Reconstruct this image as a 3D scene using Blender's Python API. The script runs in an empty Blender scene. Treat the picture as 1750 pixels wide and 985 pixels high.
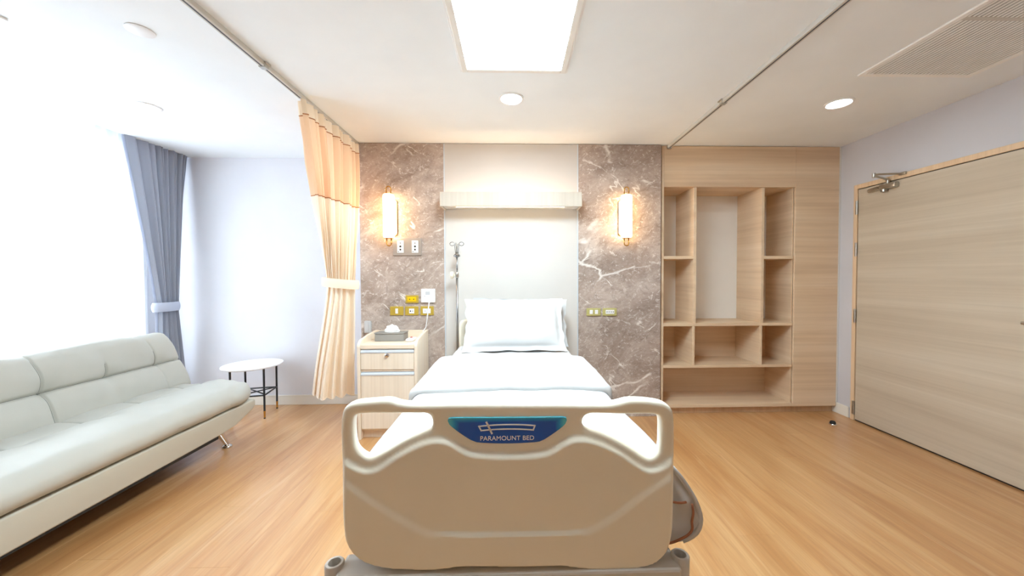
import bpy, bmesh, math, random
import numpy as np
from mathutils import Vector, Matrix, noise
from mathutils.geometry import delaunay_2d_cdt

random.seed(7)
S = bpy.context.scene
COL = S.collection

# ------------------------------------------------------------------ camera
YAW, PITCH, ROLL, FPX = 0.0266, 0.0231, -0.0034, 620.0
cy_, sy_, cp_, sp_ = math.cos(YAW), math.sin(YAW), math.cos(PITCH), math.sin(PITCH)
fwd = Vector((sy_ * cp_, cy_ * cp_, -sp_))
rgt = Vector((cy_, -sy_, 0))
upv = rgt.cross(fwd)
r2 = rgt * math.cos(ROLL) + upv * math.sin(ROLL)
u2 = -rgt * math.sin(ROLL) + upv * math.cos(ROLL)
cam = bpy.data.cameras.new('camera')
cam.sensor_width = 36.0
cam.lens = FPX / 1750 * 36.0
cam.shift_x = (875 - 894.5) / 1750
cam.shift_y = (485.85 - 492.5) / 1750
cam.clip_start = 0.02
camo = bpy.data.objects.new('camera', cam)
camo.matrix_world = Matrix(((r2.x, u2.x, -fwd.x, 0), (r2.y, u2.y, -fwd.y, 0), (r2.z, u2.z, -fwd.z, 1.307), (0, 0, 0, 1)))
COL.objects.link(camo)
S.camera = camo

# ------------------------------------------------------------------ world, exposure
SKY = 2.15
PANEL_E = 12.0
DOWN_E = 14.0
SCONCE_E = 3.6
TUBE_E = 1.3
STRIP_E = 4.5
EXPOSURE = 2.10
w = bpy.data.worlds.new('sky')
S.world = w
w.use_nodes = True
w.node_tree.nodes['Background'].inputs[0].default_value = (0.78, 0.89, 1.0, 1)
w.node_tree.nodes['Background'].inputs[1].default_value = SKY
S.view_settings.view_transform = 'Standard'
S.view_settings.look = 'None'
S.view_settings.gamma = 1.0
S.view_settings.use_curve_mapping = False
S.view_settings.exposure = EXPOSURE
try:
    S.cycles.use_denoising = True
    S.cycles.max_bounces = 14
    S.cycles.diffuse_bounces = 8
    S.cycles.transparent_max_bounces = 16
    S.cycles.sample_clamp_indirect = 8.0
except Exception:
    pass

# ------------------------------------------------------------------ materials
def lin(c):
    return tuple(((v / 255) / 12.92 if v / 255 <= 0.04045 else ((v / 255 + 0.055) / 1.055) ** 2.4) for v in c) + (1,)


class NT:
    def __init__(self, name):
        self.m = bpy.data.materials.new(name)
        self.m.use_nodes = True
        self.t = self.m.node_tree
        self.b = self.t.nodes['Principled BSDF']

    def n(self, typ, **kw):
        nd = self.t.nodes.new(typ)
        for k, v in kw.items():
            setattr(nd, k, v)
        return nd

    def link(self, a, b):
        self.t.links.new(a, b)

    def set(self, **kw):
        names = dict(rough='Roughness', metal='Metallic', spec='Specular IOR Level', coat='Coat Weight', sheen='Sheen Weight', trans='Transmission Weight', ior='IOR')
        for k, v in kw.items():
            if k == 'color':
                self.b.inputs['Base Color'].default_value = v
            else:
                self.b.inputs[names[k]].default_value = v
        return self

    def ramp(self, fac, stops):
        r = self.n('ShaderNodeValToRGB')
        el = r.color_ramp.elements
        while len(el) < len(stops):
            el.new(0.5)
        for e, (p, c) in zip(el, stops):
            e.position = p
            e.color = c
        self.link(fac, r.inputs[0])
        return r.outputs[0]

    def bump(self, h, strength=0.2, dist=0.002):
        bp = self.n('ShaderNodeBump')
        bp.inputs['Strength'].default_value = strength
        bp.inputs['Distance'].default_value = dist
        self.link(h, bp.inputs['Height'])
        self.link(bp.outputs[0], self.b.inputs['Normal'])

    def coords(self, scale=(1, 1, 1), rnd=False, out='Object', rot=(0, 0, 0)):
        tc = self.n('ShaderNodeTexCoord')
        mp = self.n('ShaderNodeMapping')
        mp.inputs['Scale'].default_value = scale
        mp.inputs['Rotation'].default_value = rot
        self.link(tc.outputs[out], mp.inputs[0])
        if rnd:
            oi = self.n('ShaderNodeObjectInfo')
            cb = self.n('ShaderNodeCombineXYZ')
            mu = self.n('ShaderNodeMath', operation='MULTIPLY')
            mu.inputs[1].default_value = 37.0
            self.link(oi.outputs['Random'], mu.inputs[0])
            for i in range(3):
                self.link(mu.outputs[0], cb.inputs[i])
            self.link(cb.outputs[0], mp.inputs['Location'])
            self.rand = oi.outputs['Random']
        return mp.outputs[0]

    def noise(self, vec, scale, detail=4, rough=0.5, dist=0.0):
        n = self.n('ShaderNodeTexNoise')
        n.inputs['Scale'].default_value = scale
        n.inputs['Detail'].default_value = detail
        n.inputs['Roughness'].default_value = rough
        n.inputs['Distortion'].default_value = dist
        self.link(vec, n.inputs['Vector'])
        return n.outputs['Fac']

    def mix(self, fac, a, b, mode='MIX'):
        mx = self.n('ShaderNodeMix', data_type='RGBA', blend_type=mode)
        for s, v in ((mx.inputs[0], fac), (mx.inputs[6], a), (mx.inputs[7], b)):
            if hasattr(v, 'is_output'):
                self.link(v, s)
            else:
                s.default_value = v
        return mx.outputs[2]

    def color(self, c):
        self.link(c, self.b.inputs['Base Color'])


def floor_wood():
    """warm oak boards: soft tone bands running on across the boards, finer grain of each board on its own"""
    q = NT('floor_oak').set(rough=0.30, spec=0.9, coat=0.35)
    q.b.inputs['Coat Roughness'].default_value = 0.22
    ge = q.n('ShaderNodeNewGeometry')

    def world(sc):
        mp = q.n('ShaderNodeMapping')
        mp.inputs['Scale'].default_value = sc
        q.link(ge.outputs['Position'], mp.inputs[0])
        return mp.outputs[0]
    a = q.noise(world((5.5, 0.55, 1)), 1.0, 4, 0.6, 0.8)
    c = q.ramp(a, [(0.30, lin((184, 131, 80))), (0.48, lin((199, 148, 96))), (0.66, lin((211, 166, 115)))])
    st = q.noise(world((24.0, 1.6, 1)), 1.0, 5, 0.65, 0.9)
    c = q.mix(q.ramp(st, [(0.54, (0, 0, 0, 1)), (0.72, (0.45, 0.45, 0.45, 1))]), c, lin((168, 112, 66)))
    lt = q.noise(world((17.0, 1.1, 3)), 1.0, 4, 0.6, 0.6)
    c = q.mix(q.ramp(lt, [(0.55, (0, 0, 0, 1)), (0.72, (0.45, 0.45, 0.45, 1))]), c, lin((222, 186, 142)))
    g = q.noise(q.coords((75, 2.2, 1), True), 1.0, 3, 0.6, 0.3)
    c = q.mix(1.0, c, q.ramp(g, [(0.32, (0.90, 0.89, 0.88, 1)), (0.62, (1, 1, 1, 1))]), 'MULTIPLY')
    c = q.mix(1.0, c, q.ramp(q.rand, [(0.0, (0.975, 0.97, 0.965, 1)), (1.0, (1, 1, 1, 1))]), 'MULTIPLY')
    q.color(c)
    q.bump(g, 0.06, 0.001)
    return q.m


def plain(name, rgb, rough=0.5, metal=0.0, spec=0.5, bump=0.0, bscale=300, coat=0.0):
    q = NT(name).set(color=lin(rgb), rough=rough, metal=metal, spec=spec, coat=coat)
    v = q.coords()
    f = q.noise(v, 3.0, 3)
    c = lin(rgb)
    lo = tuple(x * 0.96 for x in c[:3]) + (1,)
    q.color(q.ramp(f, [(0.3, lo), (0.7, c)]))
    if bump:
        q.bump(q.noise(v, bscale, 2), bump, 0.001)
    return q.m


def emit(name, rgb, strength):
    q = NT(name)
    q.set(color=(0.8, 0.8, 0.8, 1))
    q.b.inputs['Emission Color'].default_value = lin(rgb)
    q.b.inputs['Emission Strength'].default_value = strength
    return q.m


def wood(name, dark, mid, light, axis='x', rough=0.45, freq=1.0, rnd=False, spec=0.4, fine=0.35):
    """long-grained laminate: streaks stretched along one axis"""
    q = NT(name).set(rough=rough, spec=spec)
    st, ac = 0.35 * freq, 7.0 * freq
    sc = {'x': (st, ac, ac), 'y': (ac, st, ac), 'z': (ac, ac, st)}[axis]
    v = q.coords(sc, rnd)
    a = q.noise(v, 1.0, 5, 0.6, 0.6)
    sc2 = tuple(s * (1.6 if s == st else 7) for s in sc)
    v2 = q.coords(sc2, rnd)
    b = q.noise(v2, 1.0, 3, 0.6, 0.2)
    c1 = q.ramp(a, [(0.28, lin(dark)), (0.5, lin(mid)), (0.72, lin(light))])
    c2 = q.ramp(b, [(0.3, lin(tuple(x * 0.88 for x in mid))), (0.65, lin(light))])
    col = q.mix(fine, c1, c2)
    if rnd:
        t = q.ramp(q.rand, [(0.0, (0.975, 0.975, 0.975, 1)), (1.0, (1.0, 1.0, 1.0, 1))])
        col = q.mix(1.0, col, t, 'MULTIPLY')
    q.color(col)
    q.bump(b, 0.05, 0.001)
    return q.m


def marble():
    """brown marble: cloudy ground, flecks and thin broken white veins that mostly climb to the right"""
    q = NT('brown_marble').set(rough=0.22, spec=0.45)

    def tilted(ang, sc):
        v0 = q.coords((1, 1, 1), rot=(0, ang, 0))
        mp = q.n('ShaderNodeMapping')
        mp.inputs['Scale'].default_value = sc
        q.link(v0, mp.inputs[0])
        return mp.outputs[0]
    v = tilted(0.5, (0.75, 1, 1.25))
    base = q.noise(v, 3.2, 10, 0.72, 0.7)
    c = q.ramp(base, [(0.30, lin((118, 102, 94))), (0.44, lin((156, 140, 130))), (0.56, lin((182, 167, 157))), (0.72, lin((212, 200, 191)))])
    tone = q.noise(v, 1.3, 3, 0.5, 0.3)
    c = q.mix(q.ramp(tone, [(0.42, (0, 0, 0, 1)), (0.66, (0.45, 0.45, 0.45, 1))]), c, lin((186, 164, 150)))
    mott = q.noise(v, 22.0, 7, 0.8, 1.4)
    c = q.mix(q.ramp(mott, [(0.52, (0, 0, 0, 1)), (0.70, (0.45, 0.45, 0.45, 1))]), c, lin((214, 204, 196)))
    dk = q.noise(v, 9.0, 8, 0.75, 1.8)
    c = q.mix(q.ramp(dk, [(0.54, (0, 0, 0, 1)), (0.70, (0.6, 0.6, 0.6, 1))]), c, lin((116, 100, 92)))
    for sc, ang, st, wd, lo, hi, dist in ((1.5, 0.45, 2.2, 0.006, 0.50, 0.57, 0.06), (3.2, 0.75, 2.4, 0.008, 0.58, 0.65, 0.05), (4.6, -0.65, 2.6, 0.013, 0.57, 0.64, 0.05), (9.0, 0.35, 2.2, 0.012, 0.57, 0.65, 0.03), (17.0, 0.9, 2.0, 0.022, 0.56, 0.66, 0.02), (28.0, -0.4, 1.6, 0.04, 0.55, 0.66, 0.01)):
        vv = tilted(ang, (1.0 / st, 1.0, 1.0))
        nz = q.n('ShaderNodeTexNoise')
        nz.inputs['Scale'].default_value = sc * 2.2
        nz.inputs['Detail'].default_value = 6
        q.link(vv, nz.inputs['Vector'])
        ad = q.n('ShaderNodeVectorMath', operation='MULTIPLY_ADD')
        q.link(nz.outputs['Color'], ad.inputs[0])
        ad.inputs[1].default_value = (dist * 4, dist * 4, dist * 4)
        q.link(vv, ad.inputs[2])
        vo = q.n('ShaderNodeTexVoronoi', feature='DISTANCE_TO_EDGE')
        vo.inputs['Scale'].default_value = sc
        q.link(ad.outputs[0], vo.inputs['Vector'])
        line = q.ramp(vo.outputs['Distance'], [(0.0, (1, 1, 1, 1)), (wd, (0.7, 0.7, 0.7, 1)), (wd * 2.4, (0, 0, 0, 1))])
        mk = q.noise(vv, sc * 1.6 + 0.3, 4, 0.6, 0.4)
        msk = q.ramp(mk, [(lo, (0, 0, 0, 1)), (hi, (1, 1, 1, 1))])
        c = q.mix(q.mix(1.0, line, msk, 'MULTIPLY'), c, lin((236, 230, 224)) if sc < 8 else lin((222, 213, 206)))
    q.color(c)
    return q.m


def fabric(name, rgb, trans=0.35, rough=0.9, weave=500, transp=0.0, tint=None):
    q = NT(name).set(color=lin(rgb), rough=rough, spec=0.1)
    v = q.coords()
    q.bump(q.noise(v, weave, 2), 0.15, 0.0005)
    out = q.t.nodes['Material Output']
    tr = q.n('ShaderNodeBsdfTranslucent')
    tr.inputs[0].default_value = lin(tint or rgb)
    mx = q.n('ShaderNodeMixShader')
    mx.inputs[0].default_value = trans
    q.link(q.b.outputs[0], mx.inputs[1])
    q.link(tr.outputs[0], mx.inputs[2])
    last = mx.outputs[0]
    if transp:
        tp = q.n('ShaderNodeBsdfTransparent')
        m2 = q.n('ShaderNodeMixShader')
        m2.inputs[0].default_value = transp
        q.link(last, m2.inputs[1])
        q.link(tp.outputs[0], m2.inputs[2])
        last = m2.outputs[0]
    q.link(last, out.inputs[0])
    return q.m


def glass_pane():
    q = NT('window_glass')
    out = q.t.nodes['Material Output']
    tp = q.n('ShaderNodeBsdfTransparent')
    gl = q.n('ShaderNodeBsdfGlossy')
    gl.inputs['Roughness'].default_value = 0.02
    mx = q.n('ShaderNodeMixShader')
    mx.inputs[0].default_value = 0.06
    q.link(tp.outputs[0], mx.inputs[1])
    q.link(gl.outputs[0], mx.inputs[2])
    q.link(mx.outputs[0], out.inputs[0])
    return q.m


def plaque():
    """navy field that turns teal along the top edge and the top corners"""
    q = NT('blue_plaque').set(rough=0.25, spec=0.5)
    tc = q.n('ShaderNodeTexCoord')
    sp = q.n('ShaderNodeSeparateXYZ')
    q.link(tc.outputs['Object'], sp.inputs[0])
    z = q.n('ShaderNodeMapRange')
    z.inputs['From Min'].default_value, z.inputs['From Max'].default_value = -0.016, 0.0
    q.link(sp.outputs['Z'], z.inputs[0])
    ab = q.n('ShaderNodeMath', operation='ABSOLUTE')
    q.link(sp.outputs['X'], ab.inputs[0])
    x = q.n('ShaderNodeMapRange')
    x.inputs['From Min'].default_value, x.inputs['From Max'].default_value = 0.135, 0.165
    q.link(ab.outputs[0], x.inputs[0])
    mx = q.n('ShaderNodeMath', operation='MAXIMUM')
    q.link(z.outputs[0], mx.inputs[0])
    q.link(x.outputs[0], mx.inputs[1])
    q.color(q.ramp(mx.outputs[0], [(0.15, lin((30, 92, 190))), (0.6, lin((44, 150, 212))), (1.0, lin((88, 196, 220)))]))
    return q.m


M = {}
M['wall'] = plain('wall_paint', (227, 228, 234), 0.7, bump=0.03)
M['bounce_wall'] = wood('bounce_wall_wood', (160, 142, 124), (174, 156, 138), (186, 168, 148), 'z', 0.6, 0.8)  # invented finish of the unseen front wall, toned for the brown light it bounces
M['wall_darker'] = plain('wall_paint_darker', (206, 206, 212), 0.7, bump=0.03)  # wall paint in a darker tone for the right wall
M['wall_warm'] = plain('cream_laminate', (212, 208, 203), 0.5)
M['ceiling'] = plain('ceiling_paint', (238, 243, 246), 0.85)
M['white'] = plain('white_plastic', (238, 238, 238), 0.35)
M['white_paint'] = plain('white_enamel', (235, 233, 228), 0.4)
M['baseboard'] = plain('baseboard_cream', (238, 234, 224), 0.4)
M['floor'] = floor_wood()
M['subfloor'] = plain('subfloor', (120, 85, 55), 0.8)
M['oak_h'] = wood('oak_laminate', (202, 170, 136), (226, 199, 166), (239, 217, 190), 'x', 0.45, 0.8, fine=0.25)
M['oak_v'] = wood('oak_edge', (196, 158, 122), (216, 182, 146), (226, 196, 162), 'z', 0.45, 1.2, fine=0.25)
M['oak_y'] = wood('oak_side', (202, 170, 136), (226, 199, 166), (239, 217, 190), 'y', 0.45, 0.8, fine=0.25)
M['door'] = wood('door_veneer', (184, 168, 146), (200, 186, 165), (213, 202, 184), 'y', 0.5, 0.75, fine=0.25)
M['door_frame'] = wood('door_frame_wood', (218, 184, 146), (230, 200, 164), (236, 210, 176), 'z', 0.45, 1.5)
M['birch'] = wood('birch_laminate', (232, 212, 188), (240, 224, 203), (246, 233, 216), 'z', 0.4, 1.2, fine=0.25)
M['birch_top'] = wood('birch_top', (236, 214, 188), (243, 224, 200), (247, 232, 212), 'x', 0.4, 1.2, fine=0.25)
M['shelf_wood'] = wood('pale_ash', (196, 182, 165), (204, 191, 175), (210, 199, 184), 'z', 0.45, 1.2, fine=0.25)
M['grey_board'] = plain('grey_back_board', (242, 240, 236), 0.6)
M['marble'] = marble()
M['steel'] = plain('brushed_steel', (190, 188, 182), 0.3, 1.0)
M['pole_steel'] = plain('pole_steel', (150, 150, 152), 0.25, 0.8)
M['chrome'] = plain('chrome', (225, 225, 225), 0.08, 1.0)
M['alu'] = plain('aluminium', (214, 222, 230), 0.35, 0.25)
M['track'] = plain('track_white', (208, 205, 198), 0.4)
M['track_dark'] = plain('track_groove', (84, 84, 90), 0.5)
M['gold'] = plain('brass', (206, 160, 82), 0.25, 1.0)
M['gold_plate'] = plain('gold_satin_plate', (200, 170, 70), 0.35, 0.15)
M['gold_pale'] = plain('pale_gold_plate', (196, 188, 124), 0.35, 0.15)
M['yellow'] = plain('yellow_plastic', (250, 200, 10), 0.35)
M['black'] = plain('black_metal', (38, 42, 48), 0.4)
M['dark'] = plain('dark_plastic', (40, 40, 42), 0.5)
M['grey_plate'] = plain('grey_plate', (172, 160, 150), 0.3, 0.1)
M['vent_back'] = plain('vent_backing', (200, 200, 198), 0.7)
M['vent'] = plain('vent_slat', (244, 244, 242), 0.5)
M['tissue_box'] = plain('grey_leather', (150, 146, 140), 0.5)
M['tissue'] = plain('tissue', (250, 248, 245), 0.9)
M['cream'] = plain('cream_plastic', (240, 234, 216), 0.38, bump=0.02, bscale=900)
M['greyframe'] = plain('bed_frame_grey', (205, 200, 192), 0.4)
M['linen'] = fabric('white_linen', (206, 206, 206), 0.05, 0.9, 700)
M['piping'] = plain('brown_piping', (165, 105, 75), 0.8)
M['leather'] = plain('pale_leather', (190, 189, 180), 0.42, bump=0.12, bscale=260, spec=0.4)
M['leather_base'] = plain('cream_leather', (196, 191, 176), 0.42, bump=0.12, bscale=260, spec=0.4)
M['seam'] = plain('seam_line', (128, 130, 124), 0.8)  # grey darker than the leather, drawn along the seams
M['peach'] = fabric('peach_curtain', (254, 241, 222), 0.2, 0.9, 500)
M['peach_net'] = fabric('peach_net', (248, 216, 180), 0.25, 0.9, 500, 0.15)
M['peach_head'] = fabric('peach_header', (244, 226, 200), 0.2, 0.9, 500)
M['stitch'] = plain('stitch_brown', (176, 112, 66), 0.9)
M['slate'] = fabric('slate_curtain', (164, 170, 184), 0.04, 0.9, 500)
M['slate_tie'] = fabric('slate_tieback', (196, 204, 222), 0.1, 0.9, 500)
M['sheer'] = fabric('sheer_voile', (246, 248, 250), 0.7, 0.95, 600, 0.30)
M['glass'] = glass_pane()
M['plaque'] = plaque()
M['print'] = plain('silver_print', (250, 251, 253), 0.4)
M['panel_light'] = emit('ceiling_panel_glow', (224, 243, 252), PANEL_E)
M['down_light'] = emit('downlight_glow', (226, 246, 252), DOWN_E)
M['sconce_glow'] = emit('sconce_glow', (255, 216, 165), SCONCE_E)
M['tube_glow'] = emit('tube_glow', (255, 214, 140), TUBE_E)
M['strip_glow'] = emit('strip_glow', (255, 212, 168), STRIP_E)
M['red'] = plain('red_button', (190, 40, 50), 0.4)
M['pink'] = plain('pink_paper', (226, 200, 198), 0.7)
M['lcd'] = plain('grey_lcd', (200, 202, 206), 0.3)
M['table_white'] = plain('table_white', (246, 246, 248), 0.3)
M['rubber'] = plain('black_rubber', (25, 25, 27), 0.6)


# ------------------------------------------------------------------ mesh helpers
class MB:
    def __init__(self):
        self.v, self.f = [], []

    def add(self, vs, fs):
        o = len(self.v)
        self.v += [tuple(map(float, q)) for q in vs]
        self.f += [tuple(i + o for i in q) for q in fs]
        return self

    def box(self, x0, x1, y0, y1, z0, z1, bev=0.0, seg=2):
        x0, x1 = min(x0, x1), max(x0, x1)
        y0, y1 = min(y0, y1), max(y0, y1)
        z0, z1 = min(z0, z1), max(z0, z1)
        bm = bmesh.new()
        bmesh.ops.create_cube(bm, size=1)
        for q in bm.verts:
            q.co = Vector(((x0 + x1) / 2 + q.co.x * (x1 - x0), (y0 + y1) / 2 + q.co.y * (y1 - y0), (z0 + z1) / 2 + q.co.z * (z1 - z0)))
        if bev:
            bmesh.ops.bevel(bm, geom=bm.edges[:], offset=min(bev, 0.45 * min(x1 - x0, y1 - y0, z1 - z0)), segments=seg, affect='EDGES', profile=0.5)
        return self.bm(bm)

    def bm(self, bm):
        bm.verts.index_update()
        self.add([q.co[:] for q in bm.verts], [[q.index for q in f.verts] for f in bm.faces])
        bm.free()
        return self

    def prism(self, pts, axis, a, b, bev=0.0, seg=2):
        """extrude a 2D outline between a and b along an axis; pts are the other two coordinates in xyz order"""
        bm = bmesh.new()
        def mk(p, t):
            return {'x': (t, p[0], p[1]), 'y': (p[0], t, p[1]), 'z': (p[0], p[1], t)}[axis]
        A = [bm.verts.new(mk(p, a)) for p in pts]
        B = [bm.verts.new(mk(p, b)) for p in pts]
        n = len(pts)
        bm.faces.new(A)
        bm.faces.new(B[::-1])
        for i in range(n):
            bm.faces.new((A[i], B[i], B[(i + 1) % n], A[(i + 1) % n]))
        bmesh.ops.recalc_face_normals(bm, faces=bm.faces[:])
        if bev:
            es = [e for e in bm.edges if (e.verts[0] in A) == (e.verts[1] in A)]
            bmesh.ops.bevel(bm, geom=es, offset=bev, segments=seg, affect='EDGES', profile=0.5)
        return self.bm(bm)

    def tube(self, pts, r, n=10, caps=True, closed=False):
        P = [Vector(p) for p in pts]
        R = r if isinstance(r, (list, tuple)) else [r] * len(P)
        vs, fs = [], []
        up = None
        m = len(P)
        for i, p in enumerate(P):
            if closed:
                t = P[(i + 1) % m] - P[i - 1]
            else:
                t = P[min(i + 1, m - 1)] - P[max(i - 1, 0)]
            t.normalize()
            if up is None:
                up = Vector((0, 0, 1)) if abs(t.z) < 0.9 else Vector((1, 0, 0))
            s = t.cross(up).normalized()
            up = s.cross(t).normalized()
            for k in range(n):
                a = 2 * math.pi * k / n
                vs.append(p + (s * math.cos(a) + up * math.sin(a)) * R[i])
        for i in range(m if closed else m - 1):
            for k in range(n):
                a, b = i * n + k, i * n + (k + 1) % n
                c, d = ((i + 1) % m) * n + (k + 1) % n, ((i + 1) % m) * n + k
                fs.append((a, b, c, d))
        if caps and not closed:
            fs.append(tuple(range(n))[::-1])
            fs.append(tuple((m - 1) * n + k for k in range(n)))
        return self.add(vs, fs)

    def lathe(self, prof, c, n=32, axis='z', close=True):
        vs, fs = [], []
        for r, h in prof:
            for k in range(n):
                a = 2 * math.pi * k / n
                x, y = r * math.cos(a), r * math.sin(a)
                vs.append({'z': (c[0] + x, c[1] + y, c[2] + h), 'y': (c[0] + x, c[1] + h, c[2] + y), 'x': (c[0] + h, c[1] + x, c[2] + y)}[axis])
        m = len(prof)
        for i in range(m - 1):
            for k in range(n):
                fs.append((i * n + k, i * n + (k + 1) % n, (i + 1) * n + (k + 1) % n, (i + 1) * n + k))
        if close:
            fs.append(tuple(range(n))[::-1])
            fs.append(tuple((m - 1) * n + k for k in range(n)))
        return self.add(vs, fs)

    def grid(self, fn, us, vs_, flip=False):
        pts = [fn(u, v) for u in us for v in vs_]
        m = len(vs_)
        fs = []
        for i in range(len(us) - 1):
            for j in range(m - 1):
                q = (i * m + j, (i + 1) * m + j, (i + 1) * m + j + 1, i * m + j + 1)
                fs.append(q[::-1] if flip else q)
        return self.add(pts, fs)

    def rbox(self, xs, ys, zs, r, disp=None):
        """rounded box on given coordinate lines, then a displacement f(point, normal)"""
        def surf(a, b, mk, flip):
            pts, nrm = [], []
            for u in a:
                for v in b:
                    p = Vector(mk(u, v))
                    q = Vector((min(max(p.x, xs[0] + r), xs[-1] - r), min(max(p.y, ys[0] + r), ys[-1] - r), min(max(p.z, zs[0] + r), zs[-1] - r)))
                    d = p - q
                    nn = d.normalized() if d.length > 1e-9 else Vector((0, 0, 1))
                    p2 = q + nn * r
                    pts.append(disp(p2, nn) if disp else p2)
            m = len(b)
            fs = []
            for i in range(len(a) - 1):
                for j in range(m - 1):
                    qd = (i * m + j, (i + 1) * m + j, (i + 1) * m + j + 1, i * m + j + 1)
                    fs.append(qd[::-1] if flip else qd)
            self.add([p[:] for p in pts], fs)
        surf(xs, ys, lambda u, v: (u, v, zs[0]), True)
        surf(xs, ys, lambda u, v: (u, v, zs[-1]), False)
        surf(xs, zs, lambda u, v: (u, ys[0], v), False)
        surf(xs, zs, lambda u, v: (u, ys[-1], v), True)
        surf(ys, zs, lambda u, v: (xs[0], u, v), True)
        surf(ys, zs, lambda u, v: (xs[-1], u, v), False)
        return self

    def build(self, name, mat, parent=None, smooth=False, weld=0.0, angle=None, origin=None):
        o0 = Vector((0, 0, 0))
        if parent is not None:
            o0 = wloc(parent)
        own = Vector(origin) if origin is not None else o0
        me = bpy.data.meshes.new(name)
        me.from_pydata([(p[0] - own.x, p[1] - own.y, p[2] - own.z) for p in self.v], [], self.f)
        if weld:
            bm = bmesh.new()
            bm.from_mesh(me)
            bmesh.ops.remove_doubles(bm, verts=bm.verts[:], dist=weld)
            bmesh.ops.recalc_face_normals(bm, faces=bm.faces[:])
            bm.to_mesh(me)
            bm.free()
        me.validate()
        me.materials.append(mat)
        o = bpy.data.objects.new(name, me)
        COL.objects.link(o)
        if parent is not None:
            o.parent = parent
        o.location = own - o0
        if smooth or angle:
            me.shade_smooth()
            if angle:
                me.set_sharp_from_angle(angle=math.radians(angle))
        return o


def wloc(o):
    l = Vector(o.location)
    while o.parent:
        o = o.parent
        l += o.location
    return l


def thing(name, label, cat, loc, group=None):
    o = bpy.data.objects.new(name, None)
    o.empty_display_size = 0.1
    COL.objects.link(o)
    o.location = loc
    return tag(o, label, cat, group)


def tag(o, label, cat, group=None):
    o['label'] = label
    o['category'] = cat
    if group:
        o['group'] = group
    return o


def struct(o):
    o['kind'] = 'structure'
    return o


def copy_tree(o, parent=None):
    c = o.copy()
    COL.objects.link(c)
    if parent is not None:
        c.parent = parent
    for ch in list(o.children):
        copy_tree(ch, c)
    return c


def lerp(a, b, t):
    return a + (b - a) * t


def smooth01(t):
    t = min(max(t, 0.0), 1.0)
    return t * t * (3 - 2 * t)


def frange(a, b, n):
    return [a + (b - a) * i / n for i in range(n + 1)]


# ------------------------------------------------------------------ room shell
H = 2.5
XR = 3.06       # right wall
XL = -3.50      # window wall
XP = -3.26      # edge of the curtain pocket in the ceiling
YM = 3.30       # stone clad wall behind the bed
YD = 3.74       # deeper wall of the sitting corner
YB = -2.3       # wall behind the camera

floor = struct(MB().box(XL - .1, XR + .1, YB - .1, YD + .1, -0.10, -0.005).build('floor', M['subfloor']))
cache = {}
PW, PLN = 0.185, 1.25
x = XL
row = 0
while x < XR - 0.001:
    wdt = min(PW, XR - x)
    off = (row * 0.4375) % PLN
    y = YB - off
    while y < YD:
        y0, y1 = max(y, YB), min(y + PLN, YD)
        y += PLN
        if y1 - y0 < 0.02:
            continue
        key = (round(wdt, 3), round(y1 - y0, 3))
        if key not in cache:
            mb = MB().box(-wdt / 2, wdt / 2, -(y1 - y0) / 2, (y1 - y0) / 2, -0.005, 0.0, 0.0006, 1)
            o = mb.build('plank', M['floor'], floor)
            cache[key] = o.data
        else:
            o = bpy.data.objects.new('plank', cache[key])
            COL.objects.link(o)
            o.parent = floor
        o.location = (x + wdt / 2, (y0 + y1) / 2, 0)
    x += PW
    row += 1

mb = MB().box(XP, XR + .1, YB - .1, YD + .1, H, H + .2)
mb.box(XL - .1, XP, YB - .1, YD + .1, H + .14, H + .2)
struct(mb.build('ceiling', M['ceiling']))
struct(MB().box(XL - .1, XR + .1, YB - .1, YB, 0, H + .14).build('wall_front', M['bounce_wall']))
struct(MB().box(XL - .1, -1.30, YD, YD + .1, 0, H + .14).build('wall_sitting_corner', M['wall']))
struct(MB().box(XR, XR + .1, YB, YD + .1, 0, H).build('wall_right', M['wall_darker']))
# window wall: low parapet, lintel and two piers round the opening
WY0, WY1, WZ0, WZ1 = 0.95, 3.42, 0.40, 2.46
mb = MB().box(XL - .12, XL, YB, YD + .1, 0, WZ0).box(XL - .12, XL, YB, YD + .1, WZ1, H + .14)
mb.box(XL - .12, XL, WY1, YD + .1, WZ0, WZ1).box(XL - .12, XL, YB, WY0, WZ0, WZ1)  # unseen near pier widened to keep window light off the footboard
struct(mb.build('wall_left', M['wall']))

win = struct(bpy.data.objects.new('window_1', None))
COL.objects.link(win)
win.location = (XL - .06, 2.18, WZ0)
mb = MB()
for a in (WZ0, WZ1 - .05):
    mb.box(XL - .09, XL - .03, WY0, WY1, a, a + .05, .004)
for a in (WY0, WY1 - .05):
    mb.box(XL - .09, XL - .03, a, a + .05, WZ0 + .05, WZ1 - .05, .004)
mb.build('frame', M['white_paint'], win)
muls = (1.72, 2.52)
for a in muls:
    MB().box(XL - .09, XL - .03, a, a + .055, WZ0 + .05, WZ1 - .05, .004).build('mullion', M['white_paint'], win)
edges_ = [WY0 + .05] + [e for a in muls for e in (a, a + .055)] + [WY1 - .05]
for i in range(0, len(edges_), 2):
    MB().box(XL - .085, XL - .035, edges_[i], edges_[i + 1], 1.19, 1.235, .004).build('transom', M['white_paint'], win)
    for z0, z1 in ((WZ0 + .05, 1.19), (1.235, WZ1 - .05)):
        MB().box(XL - .063, XL - .057, edges_[i], edges_[i + 1], z0, z1).build('pane', M['glass'], win)
MB().box(XL - .02, XL + .05, WY0 - .03, WY1, WZ0 - .03, WZ0, .005).build('sill', M['white_paint'], win)

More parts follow.
